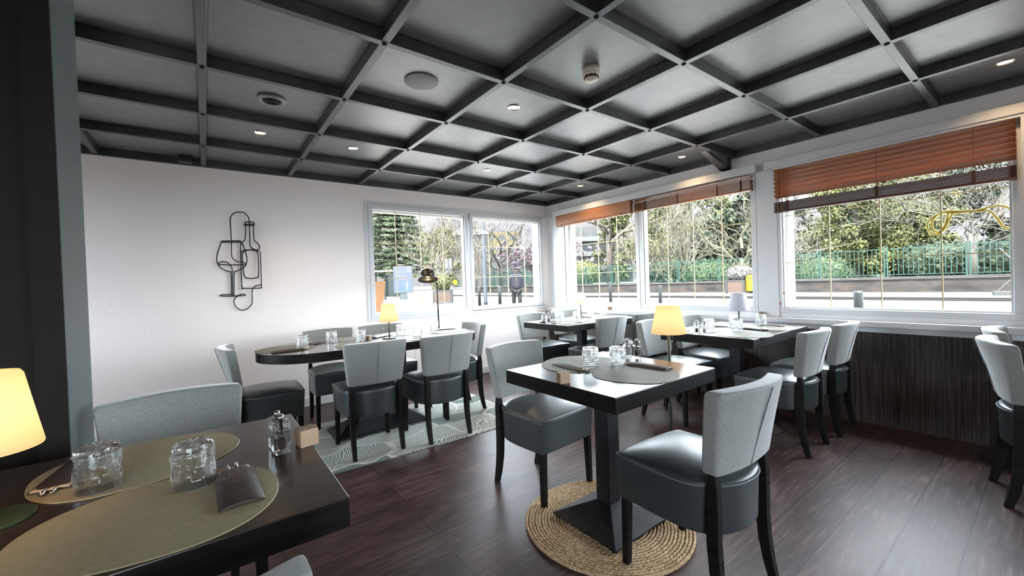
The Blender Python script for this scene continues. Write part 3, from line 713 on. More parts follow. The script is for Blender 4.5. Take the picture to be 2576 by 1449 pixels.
place_mat(1.385, 3.53, 12, 'taupe mat on the wall side of the long table, behind the lamp', G10, mat1, .9)
place_mat(1.420, 3.12, 185, 'taupe mat on the near side of the long table, right of the lamp', G10, mat1, .9)
place_mat(1.755, 3.36, 185, 'taupe mat at the window end of the long table', G10, mat1, .93)
place_mat(3.050, 1.70, 15, 'pale mat on table four, far side behind the mills', G4, mat1, .9)
place_mat(3.065, 1.34, 190, 'pale mat on table four, near side, closest to the aisle', G4, mat1, .93)
place_mat(3.520, 1.70, 5, 'pale mat on table four, far side by the ledge', G4, mat1, .9)
place_mat(3.545, 1.355, 185, 'pale mat on table four, near side by the ledge', G4, mat1, .9)
place_mat(2.935, 3.245, 10, 'pale mat on the corner table, far side, aisle end', G7, mat1, .85)
place_mat(2.955, 2.94, 190, 'pale mat on the corner table, near side, aisle end', G7, mat1, .85)
place_mat(3.480, 3.245, 10, 'pale mat on the corner table, far side by the ledge', G7, mat1, .85)
place_mat(3.500, 2.94, 190, 'pale mat on the corner table, near side by the ledge', G7, mat1, .85)
MZ = TZ + .0027

# ------------------------------------------------------------------ tumblers (upside down, mosaic cut)
def make_tumbler():
    random.seed(3)
    H, n, nz = .092, 112, 34
    m = MB(); zs = [H*k/nz for k in range(nz+1)]
    off = [[0]*n for _ in zs]
    for _ in range(190):
        i0 = random.randrange(n); k0 = random.randint(8, nz); wI = random.randint(5, 12); hK = random.randint(3, 8); d = random.choice((-.0016, .0012, .0020, .0004))
        for k in range(k0, min(k0+hK, nz)):
            for i in range(i0, i0+wI): off[k][i % n] = d
    rings = []
    for k, z in enumerate(zs):
        base = .0392 - .0012*(z/H) - .0022*max(0, z/H-.85)/.15
        if k < 1: base -= .0004
        rings.append([((base+off[k][i])*math.cos(2*PI*i/n), (base+off[k][i])*math.sin(2*PI*i/n), z + (0.0 if k < nz else .0)) for i in range(n)])
    top = [[((.032)*math.cos(2*PI*i/n)*(1+.02*math.sin(i*2*PI*9/n)), .032*math.sin(2*PI*i/n)*(1+.02*math.sin(i*2*PI*9/n)), H+.002+.0008*math.sin(i*2*PI*14/n)) for i in range(n)],
           [(.001*math.cos(2*PI*i/n), .001*math.sin(2*PI*i/n), H+.001) for i in range(n)]]
    inner = [[(r*math.cos(2*PI*i/n), r*math.sin(2*PI*i/n), z) for i in range(n)] for r, z in ((.001, H-.011), (.028, H-.011), (.0335, H-.014), (.0350, H-.022), (.0375, .001))]
    rings2 = inner + rings + top
    m.loft(rings2, True)
    o = m.build('tumbler', TUMBG)
    return smooth_by_angle(o, 28)
tumb0 = make_tumbler(); _tu = [False]
def tumbler(x, y, rz, label, group, z=None):
    if not _tu[0]: _tu[0] = True; o = tumb0
    else: o = tumb0.copy(); COL.objects.link(o)
    o.location = (x, y, MZ if z is None else z); o.rotation_euler = (0, 0, R(rz)); tag(o, label, 'glass', group)
random.seed(11)
tumbler(-.204, 1.275, 10, 'upturned cut tumbler on the far olive mat of the near table', 'tumblers on the near table')
tumbler(-.035, 1.150, 80, 'upturned cut tumbler beside the printed pouch on the near table', 'tumblers on the near table')
tumbler(1.493, 1.372, 30, 'upturned cut tumbler on the farther mat of small table nine', 'tumblers on the small table')
tumbler(1.590, 1.285, 150, 'upturned cut tumbler near the salt and pepper of small table nine', 'tumblers on the small table')
g = 'tumblers on the long table'
tumbler(.545, 3.275, 5, 'tumbler at the left end mat of the long table', g); tumbler(.765, 3.365, 70, 'tumbler on the wall side of the long table, left chair place', g)
tumbler(.955, 3.265, 140, 'tumbler just left of table number ten', g, TZ+.0003 if False else None)
tumbler(1.335, 3.40, 190, 'tumbler just right of the lamp on the long table', g); tumbler(1.420, 3.25, 230, 'tumbler at the near side of the long table, between two others', g)
tumbler(1.650, 3.40, 290, 'tumbler at the window end mat of the long table', g)
g = 'tumblers on table four'
tumbler(3.065, 1.60, 15, 'tumbler beside the mills on table four', g); tumbler(3.215, 1.46, 95, 'tumbler on the near mat of table four, aisle end', g)
tumbler(3.475, 1.60, 165, 'tumbler right behind the unlit white lamp on table four', g); tumbler(3.620, 1.455, 215, 'tumbler on table four nearest the dark panelling', g)
g = 'tumblers on the corner table'
tumbler(2.985, 3.155, 45, 'tumbler beside the mills on the corner table', g); tumbler(3.135, 3.055, 105, 'tumbler on the near mat of the corner table, aisle end', g)
tumbler(3.565, 3.255, 175, 'tumbler on the corner table right of the small lit lamp', g); tumbler(3.680, 3.165, 235, 'tumbler on the corner table nearest the window ledge', g)

# ------------------------------------------------------------------ mills
def make_mill(fill, label, name):
    t = thing(name, label, 'mill')
    w_ = .0185
    bevel(MB().box((-w_, -w_, 0), (w_, w_, .058)).build('body', ACRYL, t), .004)
    bevel(MB().box((-w_, -w_, .0585), (w_, w_, .086)).build('head', ACRYL, t), .005)
    MB().lathe([(.0085, .010), (.0095, .013), (.0095, .036), (.007, .040)], 20).build('filling', fill, t, True)
    MB().lathe([(.0035, .049), (.0035, .0865), (.0075, .088), (.0085, .094), (.006, .099), (.001, .100)], 16).build('knob', CHROME, t, True)
    return t
mp0 = make_mill(PEPPER, 'clear square pepper mill on the near table, in front of the salt mill', 'pepper_mill'); mp0.location = (.145, 1.222, TZ+.0005); mp0.rotation_euler = (0, 0, R(12))
ms0 = make_mill(SALT, 'clear square salt mill right behind the pepper mill on the near table', 'salt_mill'); ms0.location = (.142, 1.268, TZ+.0005); ms0.rotation_euler = (0, 0, R(8))
dup(mp0, (1.846, 1.362, TZ+.0005), R(20), 'clear pepper mill on small table nine, right of its salt mill'); dup(ms0, (1.822, 1.405, TZ+.0005), R(15), 'clear salt mill on small table nine, behind the tumbler')
dup(mp0, (2.90, 1.605, TZ+.0005), R(10), 'clear pepper mill on table four at the aisle end'); dup(ms0, (2.915, 1.555, TZ+.0005), R(20), 'clear salt mill on table four beside its pepper mill')
dup(ms0, (2.775, 3.175, TZ+.0005), R(10), 'clear salt mill on the corner table at the aisle end'); dup(mp0, (2.80, 3.13, TZ+.0005), R(20), 'clear pepper mill on the corner table beside its salt mill')

# ------------------------------------------------------------------ wooden number blocks
def block(x, y, z, rz, num, label, s=.043, face='-y'):
    t = thing('number_block', label, 'table number', (x, y, z), R(rz))
    bevel(MB().box((-s/2, -s/2, 0), (s/2, s/2, s)).build('cube_body', BLOCK, t), .0015)
    if num:
        for face in ('-x', '-y'):
            F = Matrix(((1,0,0,0),(0,0,-1,0),(0,1,0,0),(0,0,0,1)))
            M = Matrix.Translation((0, -s/2-.0002, s*.5)) @ Matrix.Rotation(R(90), 4, 'X')
            if face == '-x': M = Matrix.Rotation(R(-90), 4, 'Z') @ M
            if face == '-x' or num in ('4',): text_mesh('number', num, s*.62, MARK, t, M)
    else:
        m = MB(); q = s/2-.004; h = .0003
        for a in (0, 90, 180, 270): m.box((-q, -q, s), (q, -q+.0008, s+h), Matrix.Rotation(R(a), 4, 'Z'))
        random.seed(5)
        for k in range(14):
            x_ = random.uniform(-.012, .012); y_ = random.uniform(-.012, .012); m.box((x_-.002, y_-.0007, s), (x_+.003, y_+.0007, s+h), Matrix.Rotation(random.uniform(0, 1.5), 4, 'Z'))
        m.build('branded_border', MARK, t)
    return t
block(.208, 1.240, TZ+.0005, 8, '', 'wooden cube with a branded top border on the near brown table', .046)
block(1.178, 1.238, TZ+.0005, -20, '9', 'wooden cube numbered nine at the edge of the small table', .044)
block(1.022, 3.300, TZ+.0005, 48, '10', 'wooden cube numbered ten on the long rounded table', .042)
block(XW-.05, 1.623, .791, 30, '4', 'wooden cube numbered four on the window ledge', .042)
block(XW-.05, 3.369, .791, 20, '8', 'wooden number cube on the window ledge by the corner table', .042)

# ------------------------------------------------------------------ cutlery pouches
FORKM = mat('cutlery_steel', (0.62, 0.60, 0.58), 0.22, 1.0)
def make_pouch(printed=False):
    t = thing('cutlery_pouch', 'x', 'cutlery pouch')
    W, L = .039, .100
    def fn(u, v, w_):
        d = (1-u**4)*(1-.35*v*v)
        return (u*W, v*L, .0006 + (w_*(.002 + .012*d)))
    o = gridbox([-1, -.97, -.6, 0, .6, .97, 1], [-1, -.97, -.4, .3, .9, 1], [0, .5, 1], fn).build('sleeve', PAPER, t, True); subsurf(o, 1)
    m = gridbox([-1, -.5, 0, .5, 1], [0, 1], [0, 1], lambda u, v, w_: (u*.030, .085+v*.022+.003*math.cos(u*5), .005+w_*.003+.001*math.sin(u*9)))
    m.build('napkin', NAPK, t, True)
    m = MB()
    m.tube([(.006, .05, .006), (.006, .115, .006), (.006, .128, .0065)], [.003, .0035, .0055], 8)
    m.tube([(-.010, .05, .0065), (-.010, .120, .0065), (-.010, .132, .007)], [.003, .003, .002], 8)
    m.build('cutlery', FORKM, t, True)
    return t
pouch0 = make_pouch(); _pu = [False]
def pouch(x, y, rz, label, group, tilt=0):
    if not _pu[0]: _pu[0] = True; o = pouch0; o.location = (x, y, MZ); o.rotation_euler = (0, 0, R(rz)); o['label'] = label
    else: o = dup(pouch0, (x, y, MZ), R(rz), label)
    o['group'] = group
    return o
pouch(1.412, 1.43, 173, 'brown pouch with fork tips showing on the farther mat of table nine', 'cutlery pouches')
p9 = pouch(1.672, 1.165, 5, 'closed brown pouch lying on the nearer mat of table nine', 'cutlery pouches')
pouch(.445, 3.205, -85, 'dark pouch at the left end of the long table', 'cutlery pouches'); pouch(.700, 3.485, -60, 'dark pouch beside the wall side tumbler of the long table', 'cutlery pouches')
pouch(1.185, 3.46, -60, 'dark pouch behind the lamp stem on the long table', 'cutlery pouches'); pouch(1.775, 3.47, -100, 'dark pouch at the window end of the long table', 'cutlery pouches')
pouch(3.36, 1.42, 175, 'grey-brown pouch on table four in front of the lamp', 'cutlery pouches'); pouch(3.68, 1.42, 172, 'grey-brown pouch on table four near the ledge', 'cutlery pouches')
pouch(2.90, 1.74, -80, 'dark pouch on table four behind the mills', 'cutlery pouches')
pouch(3.38, 1.72, 20, 'pouch on the far mat of table four', 'cutlery pouches')
pouch(2.86, 3.20, -80, 'dark pouch behind the mills on the corner table', 'cutlery pouches'); pouch(3.07, 2.90, 100, 'pouch on the near mat of the corner table', 'cutlery pouches')
pouch(3.42, 3.25, 15, 'pouch on the far mat of the corner table by the lamp', 'cutlery pouches'); pouch(3.62, 2.95, 95, 'pouch on the ledge side near mat of the corner table', 'cutlery pouches')
pouch(-.272, 1.425, 172, 'dark pouch with beige napkin on the far olive mat, left of the tumbler', 'cutlery pouches')
# printed pouch on the near table
pp = dup(pouch0, (.041, 1.066, MZ), R(1.5), 'dark brown printed pouch reading bon appetit on the near table', 'cutlery pouches')
ZT = .0155
m = MB()
def strip(m, pts, w_, z):
    for (x0, y0), (x1, y1) in zip(pts, pts[1:]):
        d = Vector((x1-x0, y1-y0)); L = d.length
        if L < 1e-6: continue
        a = math.atan2(d.y, d.x); m.box((0, -w_/2, 0), (L, w_/2, .0003), Matrix.Translation((x0, y0, z)) @ Matrix.Rotation(a, 4, 'Z'))
strip(m, [(-.022, .058), (.022, .062), (.022, .028), (-.022, .024), (-.022, .058)], .0009, ZT-.0008)
def spiral(cx, cyy, r, t0, turns, s=1):
    return [(cx+s*(r*(1-k/26))*math.cos(t0+turns*2*PI*k/26), cyy+(r*(1-k/26))*math.sin(t0+turns*2*PI*k/26)) for k in range(24)]
for cx, cyy, r, t0, s_ in ((-.020, .066, .008, 0, -1), (-.008, .068, .006, 1, 1), (.006, .069, .006, 0, -1), (.020, .069, .007, 1, 1), (-.029, .050, .006, 0, -1), (-.029, .036, .006, 2, -1), (.029, .055, .006, 0, 1), (.029, .040, .006, 2, 1), (-.018, .016, .007, 3, 1), (-.006, .014, .005, 4, -1), (.008, .016, .006, 3, 1), (.020, .019, .007, 4, -1)):
    strip(m, spiral(cx, cyy, r, t0, 1.2, s_), .0007, ZT-.0025 if abs(cx) > .025 else ZT-.0006)
strip(m, [(-.030, .000), (-.015, .004), (0, .003), (.015, .006), (.026, .008)], .0007, ZT-.0002)
strip(m, [(-.020, -.008), (0, -.003), (.018, -.002)], .0006, ZT-.0002)
for x, y in ((-.033, -.004), (-.030, -.003), (.029, .012), (.032, .0125)): m.box((x-.0008, y-.0008, ZT-.002), (x+.0008, y+.0008, ZT-.0014))
pr_ = m.build('print', PRINT, pp)
def drape(o):
    for v in o.data.vertices:
        u, w_ = v.co.x/.039, v.co.y/.100
        v.co.z = .0006 + .0021 + .0118*max(0, 1-u**4)*(1-.35*w_*w_) + .0005
    return o
drape(pr_)
drape(text_mesh('print_text', 'BON', .0140, PRINT, pp, Matrix.Translation((0, .0505, ZT-.0003)) @ Matrix.Rotation(R(4), 4, 'Z')))
drape(text_mesh('print_text', 'App\u00e9tit !', .0140, PRINT, pp, Matrix.Translation((0, .0365, ZT-.0001)) @ Matrix.Rotation(R(4), 4, 'Z'), shear=.35))

# ------------------------------------------------------------------ lamps
def shade_lamp(x, y, z0, zb, zt, rb, rt, m_sh, label, name='table_lamp', base_r=.055, lit=1.0, pole=.0055, base_m=GREENS, chain=None):
    t = thing(name, label, 'lamp', (x, y, z0))
    MB().lathe([(base_r, 0), (base_r, .005), (base_r-.003, .007), (.001, .0075)], 40).build('base', base_m, t, True)
    MB().cyl((0, 0, .006), (0, 0, zb-z0+.02), pole, pole, 14).build('pole', GREENS, t, True)
    h = zb-z0; k = zt-z0
    P = [(rb-.004, h+.002), (rb-.001, h), (rb, h+.003), (rb+(rt-rb)*.5, (h+k)/2), (rt+.0015, k-.008), (rt-.003, k-.001), (rt-.010, k), (rt-.012, k-.003), (rt-.004, k-.012), (rb-.004, h+.004)]
    sh = MB().lathe(P, 40, None, False).build('lamp_shade', m_sh, t, True)
    MB().lathe([(rt-.010, k-.001), (.001, k+.001)], 30).build('shade_top', m_sh, sh)
    if lit:
        l = bpy.data.lights.new('lamp_bulb', 'POINT'); l.energy = .045*lit; l.color = (1, .58, .27); l.shadow_soft_size = .02
        lo = bpy.data.objects.new('lamp_bulb', l); COL.objects.link(lo); lo.parent = t; lo.location = (0, 0, h+(k-h)*.45)
    if chain:
        cx = chain*rb*.62
        pts = [(cx, 0, h+.004-k_*.006) for k_ in range(9)]
        m = MB().tube(pts, .0006, 4); m.lathe([(.001, .006), (.0028, 0), (.001, -.008)], 8, Matrix.Translation((cx, 0, h-.055)))
        m.build('pull_chain', CHROME, t)
    return t
shade_lamp(-.345, 1.225, TZ+.0005, .890, 1.040, .0755, .050, SHADEN, 'glowing orange lamp on the near table at the left picture edge', base_r=.060, base_m=GREENB)
shade_lamp(1.192, 3.290, TZ+.0005, .893, 1.040, .077, .050, SHADEW, 'glowing orange table lamp on the long rounded table', chain=-1)
shade_lamp(3.438, 1.545, TZ+.0005, .888, 1.035, .082, .052, SHADEO, 'unlit white shade lamp on table four', lit=0, chain=1)
shade_lamp(3.560, 3.400, TZ+.0005, .893, 1.030, .077, .050, SHADEP, 'small pale lit lamp on the corner table by the window', lit=.6)
shade_lamp(2.25, 1.425, 0.0, .836, 1.003, .102, .068, SHADEW, 'glowing orange lamp on a tall thin stem behind the small table', name='floor_lamp', base_r=.11, pole=.009, chain=.6)

t = thing('arc_floor_lamp', 'black adjustable floor lamp with bell shade and bare bulb by the back window', 'lamp', (1.965, 3.92, 0))
DOME = mat('smoked_metal_shade', (0.10, 0.095, 0.085), 0.3, 0.8)
MB().lathe([(.11, 0), (.11, .012), (.105, .016), (.001, .017)], 32).build('base', BLACKT, t, True)
m = MB().tube([(0, 0, .016), (-.008, 0, .7), (-.020, -.01, 1.19)], .0075, 10); m.build('pole', BLACKT, t, True)
m = MB().tube([(-.020, -.01, 1.19), (-.040, -.025, 1.225), (-.055, -.03, 1.25)], .004, 8); m.cyl((-.032, -.01, 1.192), (-.005, -.01, 1.192), .006); m.build('arm', BLACKT, t, True)
Q = Vector((-.34, -.86, -.62)).normalized()
Mh = Matrix.Translation((-.125, -.02, 1.275)) @ Vector((-.10, -.30, -.95)).to_track_quat('-Z', 'Y').to_matrix().to_4x4()
sh = MB().lathe([(.022, .075), (.060, .066), (.080, .045), (.085, .020), (.083, .002), (.090, -.018), (.104, -.042), (.102, -.043), (.088, -.020), (.080, .002), (.082, .020), (.076, .042), (.056, .062), (.022, .070)], 40, Mh, False).build('lamp_shade', DOME, t, True)
MB().lathe([(.014, .07), (.015, .112), (.010, .116), (.004, .118), (.004, .128)], 20, Mh).build('socket', BRASS, t, True)
MB().lathe([(.008, .06), (.020, .030), (.024, .008), (.016, -.012), (.001, -.018)], 20, Mh).build('bulb', BULBE, t, True)
l = bpy.data.lights.new('arc_bulb_light', 'POINT'); l.energy = .15; l.color = (1, .75, .45); l.shadow_soft_size = .02
lo = bpy.data.objects.new('arc_bulb_light', l); COL.objects.link(lo); lo.parent = t; lo.location = (-.145, -.06, 1.235)
cd = MB().tube(crsp([(2.0, 3.98, .02), (1.98, 4.2, .01), (1.95, 4.42, .02), (1.93, 4.49, .25), (1.92, 4.495, .45), (1.88, 4.49, .52), (1.86, 4.49, .47)], 6), .003, 5)
tag(cd.build('lamp_cord', mat('white_cord', (.6, .6, .6), .5), None, True), 'thin pale lamp cord looping up the back wall below the window', 'cord')

# ================================================================== outside the windows
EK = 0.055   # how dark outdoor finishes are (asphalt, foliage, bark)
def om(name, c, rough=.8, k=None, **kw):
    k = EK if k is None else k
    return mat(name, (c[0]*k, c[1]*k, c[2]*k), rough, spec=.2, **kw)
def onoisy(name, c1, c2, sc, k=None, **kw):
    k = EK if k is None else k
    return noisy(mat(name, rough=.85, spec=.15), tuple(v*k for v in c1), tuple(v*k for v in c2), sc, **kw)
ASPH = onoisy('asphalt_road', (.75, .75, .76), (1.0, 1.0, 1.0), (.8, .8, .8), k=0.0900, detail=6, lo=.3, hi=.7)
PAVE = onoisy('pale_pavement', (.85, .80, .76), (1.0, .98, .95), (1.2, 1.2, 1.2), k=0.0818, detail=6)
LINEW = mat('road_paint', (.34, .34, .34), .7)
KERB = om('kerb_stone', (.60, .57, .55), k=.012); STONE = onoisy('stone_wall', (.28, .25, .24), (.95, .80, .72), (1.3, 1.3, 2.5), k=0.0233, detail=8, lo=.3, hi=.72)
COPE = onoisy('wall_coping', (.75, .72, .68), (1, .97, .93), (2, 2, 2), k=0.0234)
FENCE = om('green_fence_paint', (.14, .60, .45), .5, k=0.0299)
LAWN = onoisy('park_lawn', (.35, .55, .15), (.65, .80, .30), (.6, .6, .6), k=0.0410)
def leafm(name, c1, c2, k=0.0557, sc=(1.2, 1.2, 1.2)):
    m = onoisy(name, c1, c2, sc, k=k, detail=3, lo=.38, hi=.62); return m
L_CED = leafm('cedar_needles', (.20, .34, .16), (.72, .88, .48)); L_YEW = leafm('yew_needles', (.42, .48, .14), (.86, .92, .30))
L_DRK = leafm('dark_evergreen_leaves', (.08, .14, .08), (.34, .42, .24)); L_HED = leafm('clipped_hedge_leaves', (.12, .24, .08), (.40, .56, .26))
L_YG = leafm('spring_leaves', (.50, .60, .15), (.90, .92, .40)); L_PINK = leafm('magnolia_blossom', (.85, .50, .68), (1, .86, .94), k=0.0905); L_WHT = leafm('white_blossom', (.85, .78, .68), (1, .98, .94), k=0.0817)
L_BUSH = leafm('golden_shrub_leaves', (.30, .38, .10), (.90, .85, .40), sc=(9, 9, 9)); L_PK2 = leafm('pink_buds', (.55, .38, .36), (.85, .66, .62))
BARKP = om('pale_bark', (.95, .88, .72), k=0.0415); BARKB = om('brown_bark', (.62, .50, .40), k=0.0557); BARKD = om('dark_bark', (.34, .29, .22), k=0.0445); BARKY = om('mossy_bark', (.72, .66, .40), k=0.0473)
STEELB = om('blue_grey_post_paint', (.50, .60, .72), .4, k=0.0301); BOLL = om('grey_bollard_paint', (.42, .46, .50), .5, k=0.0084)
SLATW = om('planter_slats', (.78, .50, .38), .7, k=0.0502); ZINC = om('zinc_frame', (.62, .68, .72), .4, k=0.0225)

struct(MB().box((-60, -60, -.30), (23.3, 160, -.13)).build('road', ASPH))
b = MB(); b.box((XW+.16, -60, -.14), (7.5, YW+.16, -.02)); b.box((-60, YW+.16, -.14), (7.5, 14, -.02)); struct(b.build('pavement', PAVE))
def line_off(P, d):
    out = []
    for i, p in enumerate(P):
        a = Vector(P[max(i-1, 0)]); c = Vector(P[min(i+1, len(P)-1)]); t = (c-a).normalized(); out.append((p[0]+t.y*d, p[1]-t.x*d))
    return out
FL = [(29.0, -30), (28.6, 0), (28.6, 15), (27.6, 24), (27.9, 34), (27.2, 45)]
def strip3(P, d0, d1, z0, z1):
    A = line_off(P, d0); B = line_off(P, d1); m = MB()
    rings = [[(a[0], a[1], z0), (b_[0], b_[1], z0), (b_[0], b_[1], z1), (a[0], a[1], z1)] for a, b_ in zip(A, B)]
    m.loft(rings); return m
KL = [(23.3, -30), (23.3, 0), (23.3, 15), (22.4, 24), (22.7, 34), (22.0, 45)]
m = MB(); rings = []
for (a, c) in zip(KL, FL): rings.append([(a[0], a[1], -.14), (c[0]+.3, c[1], -.14), (c[0]+.3, c[1], .0), (a[0], a[1], .0)])
m.loft(rings); struct(m.build('pavement_far', PAVE))
struct(strip3(KL, -.02, .22, -.15, .012).build('kerb_far', KERB))
struct(strip3(FL, 0.0, .38, -.1, .66).build('boundary_wall', STONE)); struct(strip3(FL, -.05, .43, .66, .80).build('boundary_wall_coping', COPE))
m = MB(); m.add([(29.2, -60, .55), (200, -60, .55), (200, 220, .55), (27.8, 220, .55), (27.8, 45, .55), (28.4, 34, .55), (28.1, 24, .55), (29.1, 15, .55)], [(0, 1, 2, 3, 4, 5, 6, 7)]); struct(m.build('park_lawn', LAWN))
# road paint: give way lines and edge lines
m = MB()
for (x0, y0, x1, y1, w_) in ((9, 2, 15, -9, .35), (10.5, 6, 18, -7, .2), (9.2, 9, 20, 3, .35), (12, 13, 22, 9.5, .3), (9, 24, 20, 17, .3), (6, 22, 16, 24, .3), (13.5, -2, 13.9, 9, .15), (8.3, -20, 8.3, 30, .12)):
    d = Vector((x1-x0, y1-y0)); a = math.atan2(d.y, d.x); m.box((0, -w_/2, 0), (d.length, w_/2, .006), Matrix.Translation((x0, y0, -.13)) @ Matrix.Rotation(a, 4, 'Z'))
struct(m.build('road_markings', LINEW))
# neighbouring roof edge of the own building
struct(MB().box((X0-.6, Y0-.6, HP+.2), (XW+.45, YW+.45, HP+.5)).build('roof', REVEAL))

# fence panels between double posts, each panel a thing
def seglen(P):
    out = [0]
    for a, c in zip(P, P[1:]): out.append(out[-1] + (Vector(c)-Vector(a)).length)
    return out
FLc = line_off(FL, .19); SL = seglen(FLc)
def on(s):
    for i in range(len(SL)-1):
        if s <= SL[i+1]: 
            t = (s-SL[i])/(SL[i+1]-SL[i]); a = Vector(FLc[i]); c = Vector(FLc[i+1]); return a+(c-a)*t, (c-a).normalized()
    return Vector(FLc[-1]), (Vector(FLc[-1])-Vector(FLc[-2])).normalized()
PANELS = ['crossing the right edge of the widest window', 'in front of the white-barked tree trunk', 'below the yellow swirl in the widest window', 'under the olive yew in the widest window',
 'before the round hedge dome in the widest window', 'right behind the white flowering planter', 'left of the white flowering planter', 'in the middle of the middle right window',
 'at the left of the middle right window', 'beside the thick brown trunk', 'in the centre of the narrow right window', 'by the pink and white magnolia', 'hidden partly by the room corner',
 'behind the white totem', 'behind the walking man', 'between lamppost and walking man', 'right behind the lamppost', 'left of the lamppost']
s = 26.6; k = 0; PL = 2.92
while s < SL[-1]-PL and k < 18:
    p, d = on(s); q, _ = on(s+PL); dd = (q-p); L = dd.length; ang = math.atan2(dd.y, dd.x)
    t = thing('fence_panel', 'green railing panel on the stone wall, ' + PANELS[k], 'fence', (p.x, p.y, .80), ang, 'green railing panels on the stone wall')
    m = MB(); m.box((.1, -.02, .09), (L-.1, .02, .13)); m.box((.1, -.02, 1.44), (L-.1, .02, 1.485)); m.build('rail', FENCE, t)
    m = MB()
    for i in range(14): x = .24 + i*(L-.48)/13; m.box((x-.014, -.014, .09), (x+.014, .014, 1.47))
    m.build('bars', FENCE, t)
    for x in (.0, .12): MB().box((x-.03, -.03, 0), (x+.03, .03, 1.60)).build('post', FENCE, t)
    s += PL; k += 1

# ---- foliage
def clumps(m, pts, n, rad, size, droop=0.0, flat=1.0):
    for _ in range(n):
        c = random.choice(pts)
        u = Vector((random.gauss(0, 1), random.gauss(0, 1), random.gauss(0, 1)))
        if u.length < 1e-3: continue
        u = u.normalized()*rad*random.random()**.45; u.z *= flat
        p = Vector(c[:3]) + u*(c[3] if len(c) > 3 else 1)
        nrm = (u.normalized() if u.length > 1e-5 else Vector((0, 0, 1))) + Vector((random.gauss(0, .7), random.gauss(0, .7), random.gauss(0, .7)+.25)); nrm.normalize()
        a = nrm.orthogonal().normalized(); a = (a*math.cos(k_ := random.random()*6.28) + nrm.cross(a)*math.sin(k_)); b_ = nrm.cross(a)
        s1_ = size*random.uniform(.6, 1.3); s2_ = s1_*random.uniform(.45, .8)
        m.add([p-a*s1_, p-b_*s2_+Vector((0, 0, -droop*s1_)), p+a*s1_, p+b_*s2_], [(0, 1, 2, 3)])
def conifer(x, y, h, r, label, mt, n=4500, z0=.5, kind='cone', size=.17, group=None, seed=1, bark=BARKB):
    random.seed(seed); t = thing('evergreen_tree', label, 'tree', (x, y, z0)); 
    if group: t['group'] = group
    MB().tube([(0, 0, 0), (.1, 0, h*.5), (0, .1, h*.95)], [r*.09, r*.06, .03], 8).build('trunk', bark, t)
    pts = []; br = MB()
    if kind == 'cedar':
        for i in range(15):
            z = h*(.20 + .76*i/15); R_ = r*(1 - .62*i/15)*random.uniform(.85, 1.1)
            for j in range(9):
                a = j*2*PI/9 + i*.7; 
                br.tube([(0, 0, z-.3), (R_*.5*math.cos(a), R_*.5*math.sin(a), z+.1), (R_*math.cos(a), R_*math.sin(a), z-.25)], [.06, .04, .02], 3)
                for q in (.25, .42, .6, .75, .88, 1.0): pts.append((R_*q*math.cos(a+random.uniform(-.15, .15)), R_*q*math.sin(a+random.uniform(-.15, .15)), z - .35*q*q + random.uniform(-.12, .12), .7))
        m = MB(); clumps(m, pts, n, r*.17, size, .5, .28)
    else:
        for i in range(90):
            q = random.random(); z = h*(.08 + .88*q); w_ = (1-q)**.75 if kind == 'cone' else math.sqrt(max(0, 1-(2*q-.85)**2*.75)); a = random.random()*2*PI
            rr = r*w_*random.uniform(.45, 1.0); pts.append((rr*math.cos(a), rr*math.sin(a), z, random.uniform(.6, 1.2)))
        for i in range(14): z = h*(.15+.05*i); a = i*2.4; br.tube([(0, 0, z), (r*.5*math.cos(a), r*.5*math.sin(a), z+.3)], [.05, .02], 3)
        m = MB(); clumps(m, pts, n, r*.26, size, .2, .8)
    m.build('crown', mt, t); br.build('branches', bark, t)
    return t
def bare(x, y, h, label, bark, z0=.5, seed=1, spread=.55, n0=6, r0=.16, levels=4, fork=.22, tw=.016, kids=(3, 4), crown=None, br=.5, cn=900, csize=.12, name='bare_tree', up=.35, curl=.25, lean=(0, 0)):
    random.seed(seed); t = thing(name, label, 'tree', (x, y, z0)); m = MB(); tips = []
    fk = Vector((lean[0], lean[1], h*fork))
    tr = MB().tube([(0, 0, -.1), (fk*.5)[:], fk[:]], [r0*1.15, r0, r0*.85], 8)
    tr.build('trunk', bark, t, True)
    def grow(p, d, L, r, lv):
        pts = [p]; q = p.copy(); dd = d.copy(); ns = 3 if lv < levels else 2
        for i in range(ns):
            dd = (dd + Vector((random.gauss(0, curl), random.gauss(0, curl), random.gauss(0, curl*.7) + up*.25))).normalized(); q = q + dd*L/ns; pts.append(q.copy())
        rad = [max(tw*.55, r*(1-.45*i/ns)) for i in range(ns+1)]
        m.tube(pts, rad, 5 if lv < 2 else 3, False)
        if lv >= levels: tips.append(q); return
        for c in range(random.randint(*kids)):
            tpos = pts[random.randint(1, ns)] if c else pts[-1]
            ax = Vector((random.gauss(0, 1), random.gauss(0, 1), random.gauss(0, .6))).normalized()
            nd_ = (dd*.75 + ax*spread + Vector((0, 0, up*.3))).normalized()
            grow(tpos, nd_, L*random.uniform(.58, .82), max(tw*.6, r*.52), lv+1)
    for i in range(n0):
        a = 2*PI*i/n0 + random.uniform(-.3, .3); e = random.uniform(.35, 1.3)
        grow(fk + Vector((0, 0, random.uniform(-.15, .1)*h)), Vector((math.cos(a)*math.cos(e), math.sin(a)*math.cos(e), math.sin(e))), h*.36*random.uniform(.8, 1.15), r0*br, 1)
    m.build('branches', bark, t)
    if crown:
        f = MB(); clumps(f, [tuple(p) for p in tips], cn, .28, csize); f.build('blossom', crown, t)
    return t
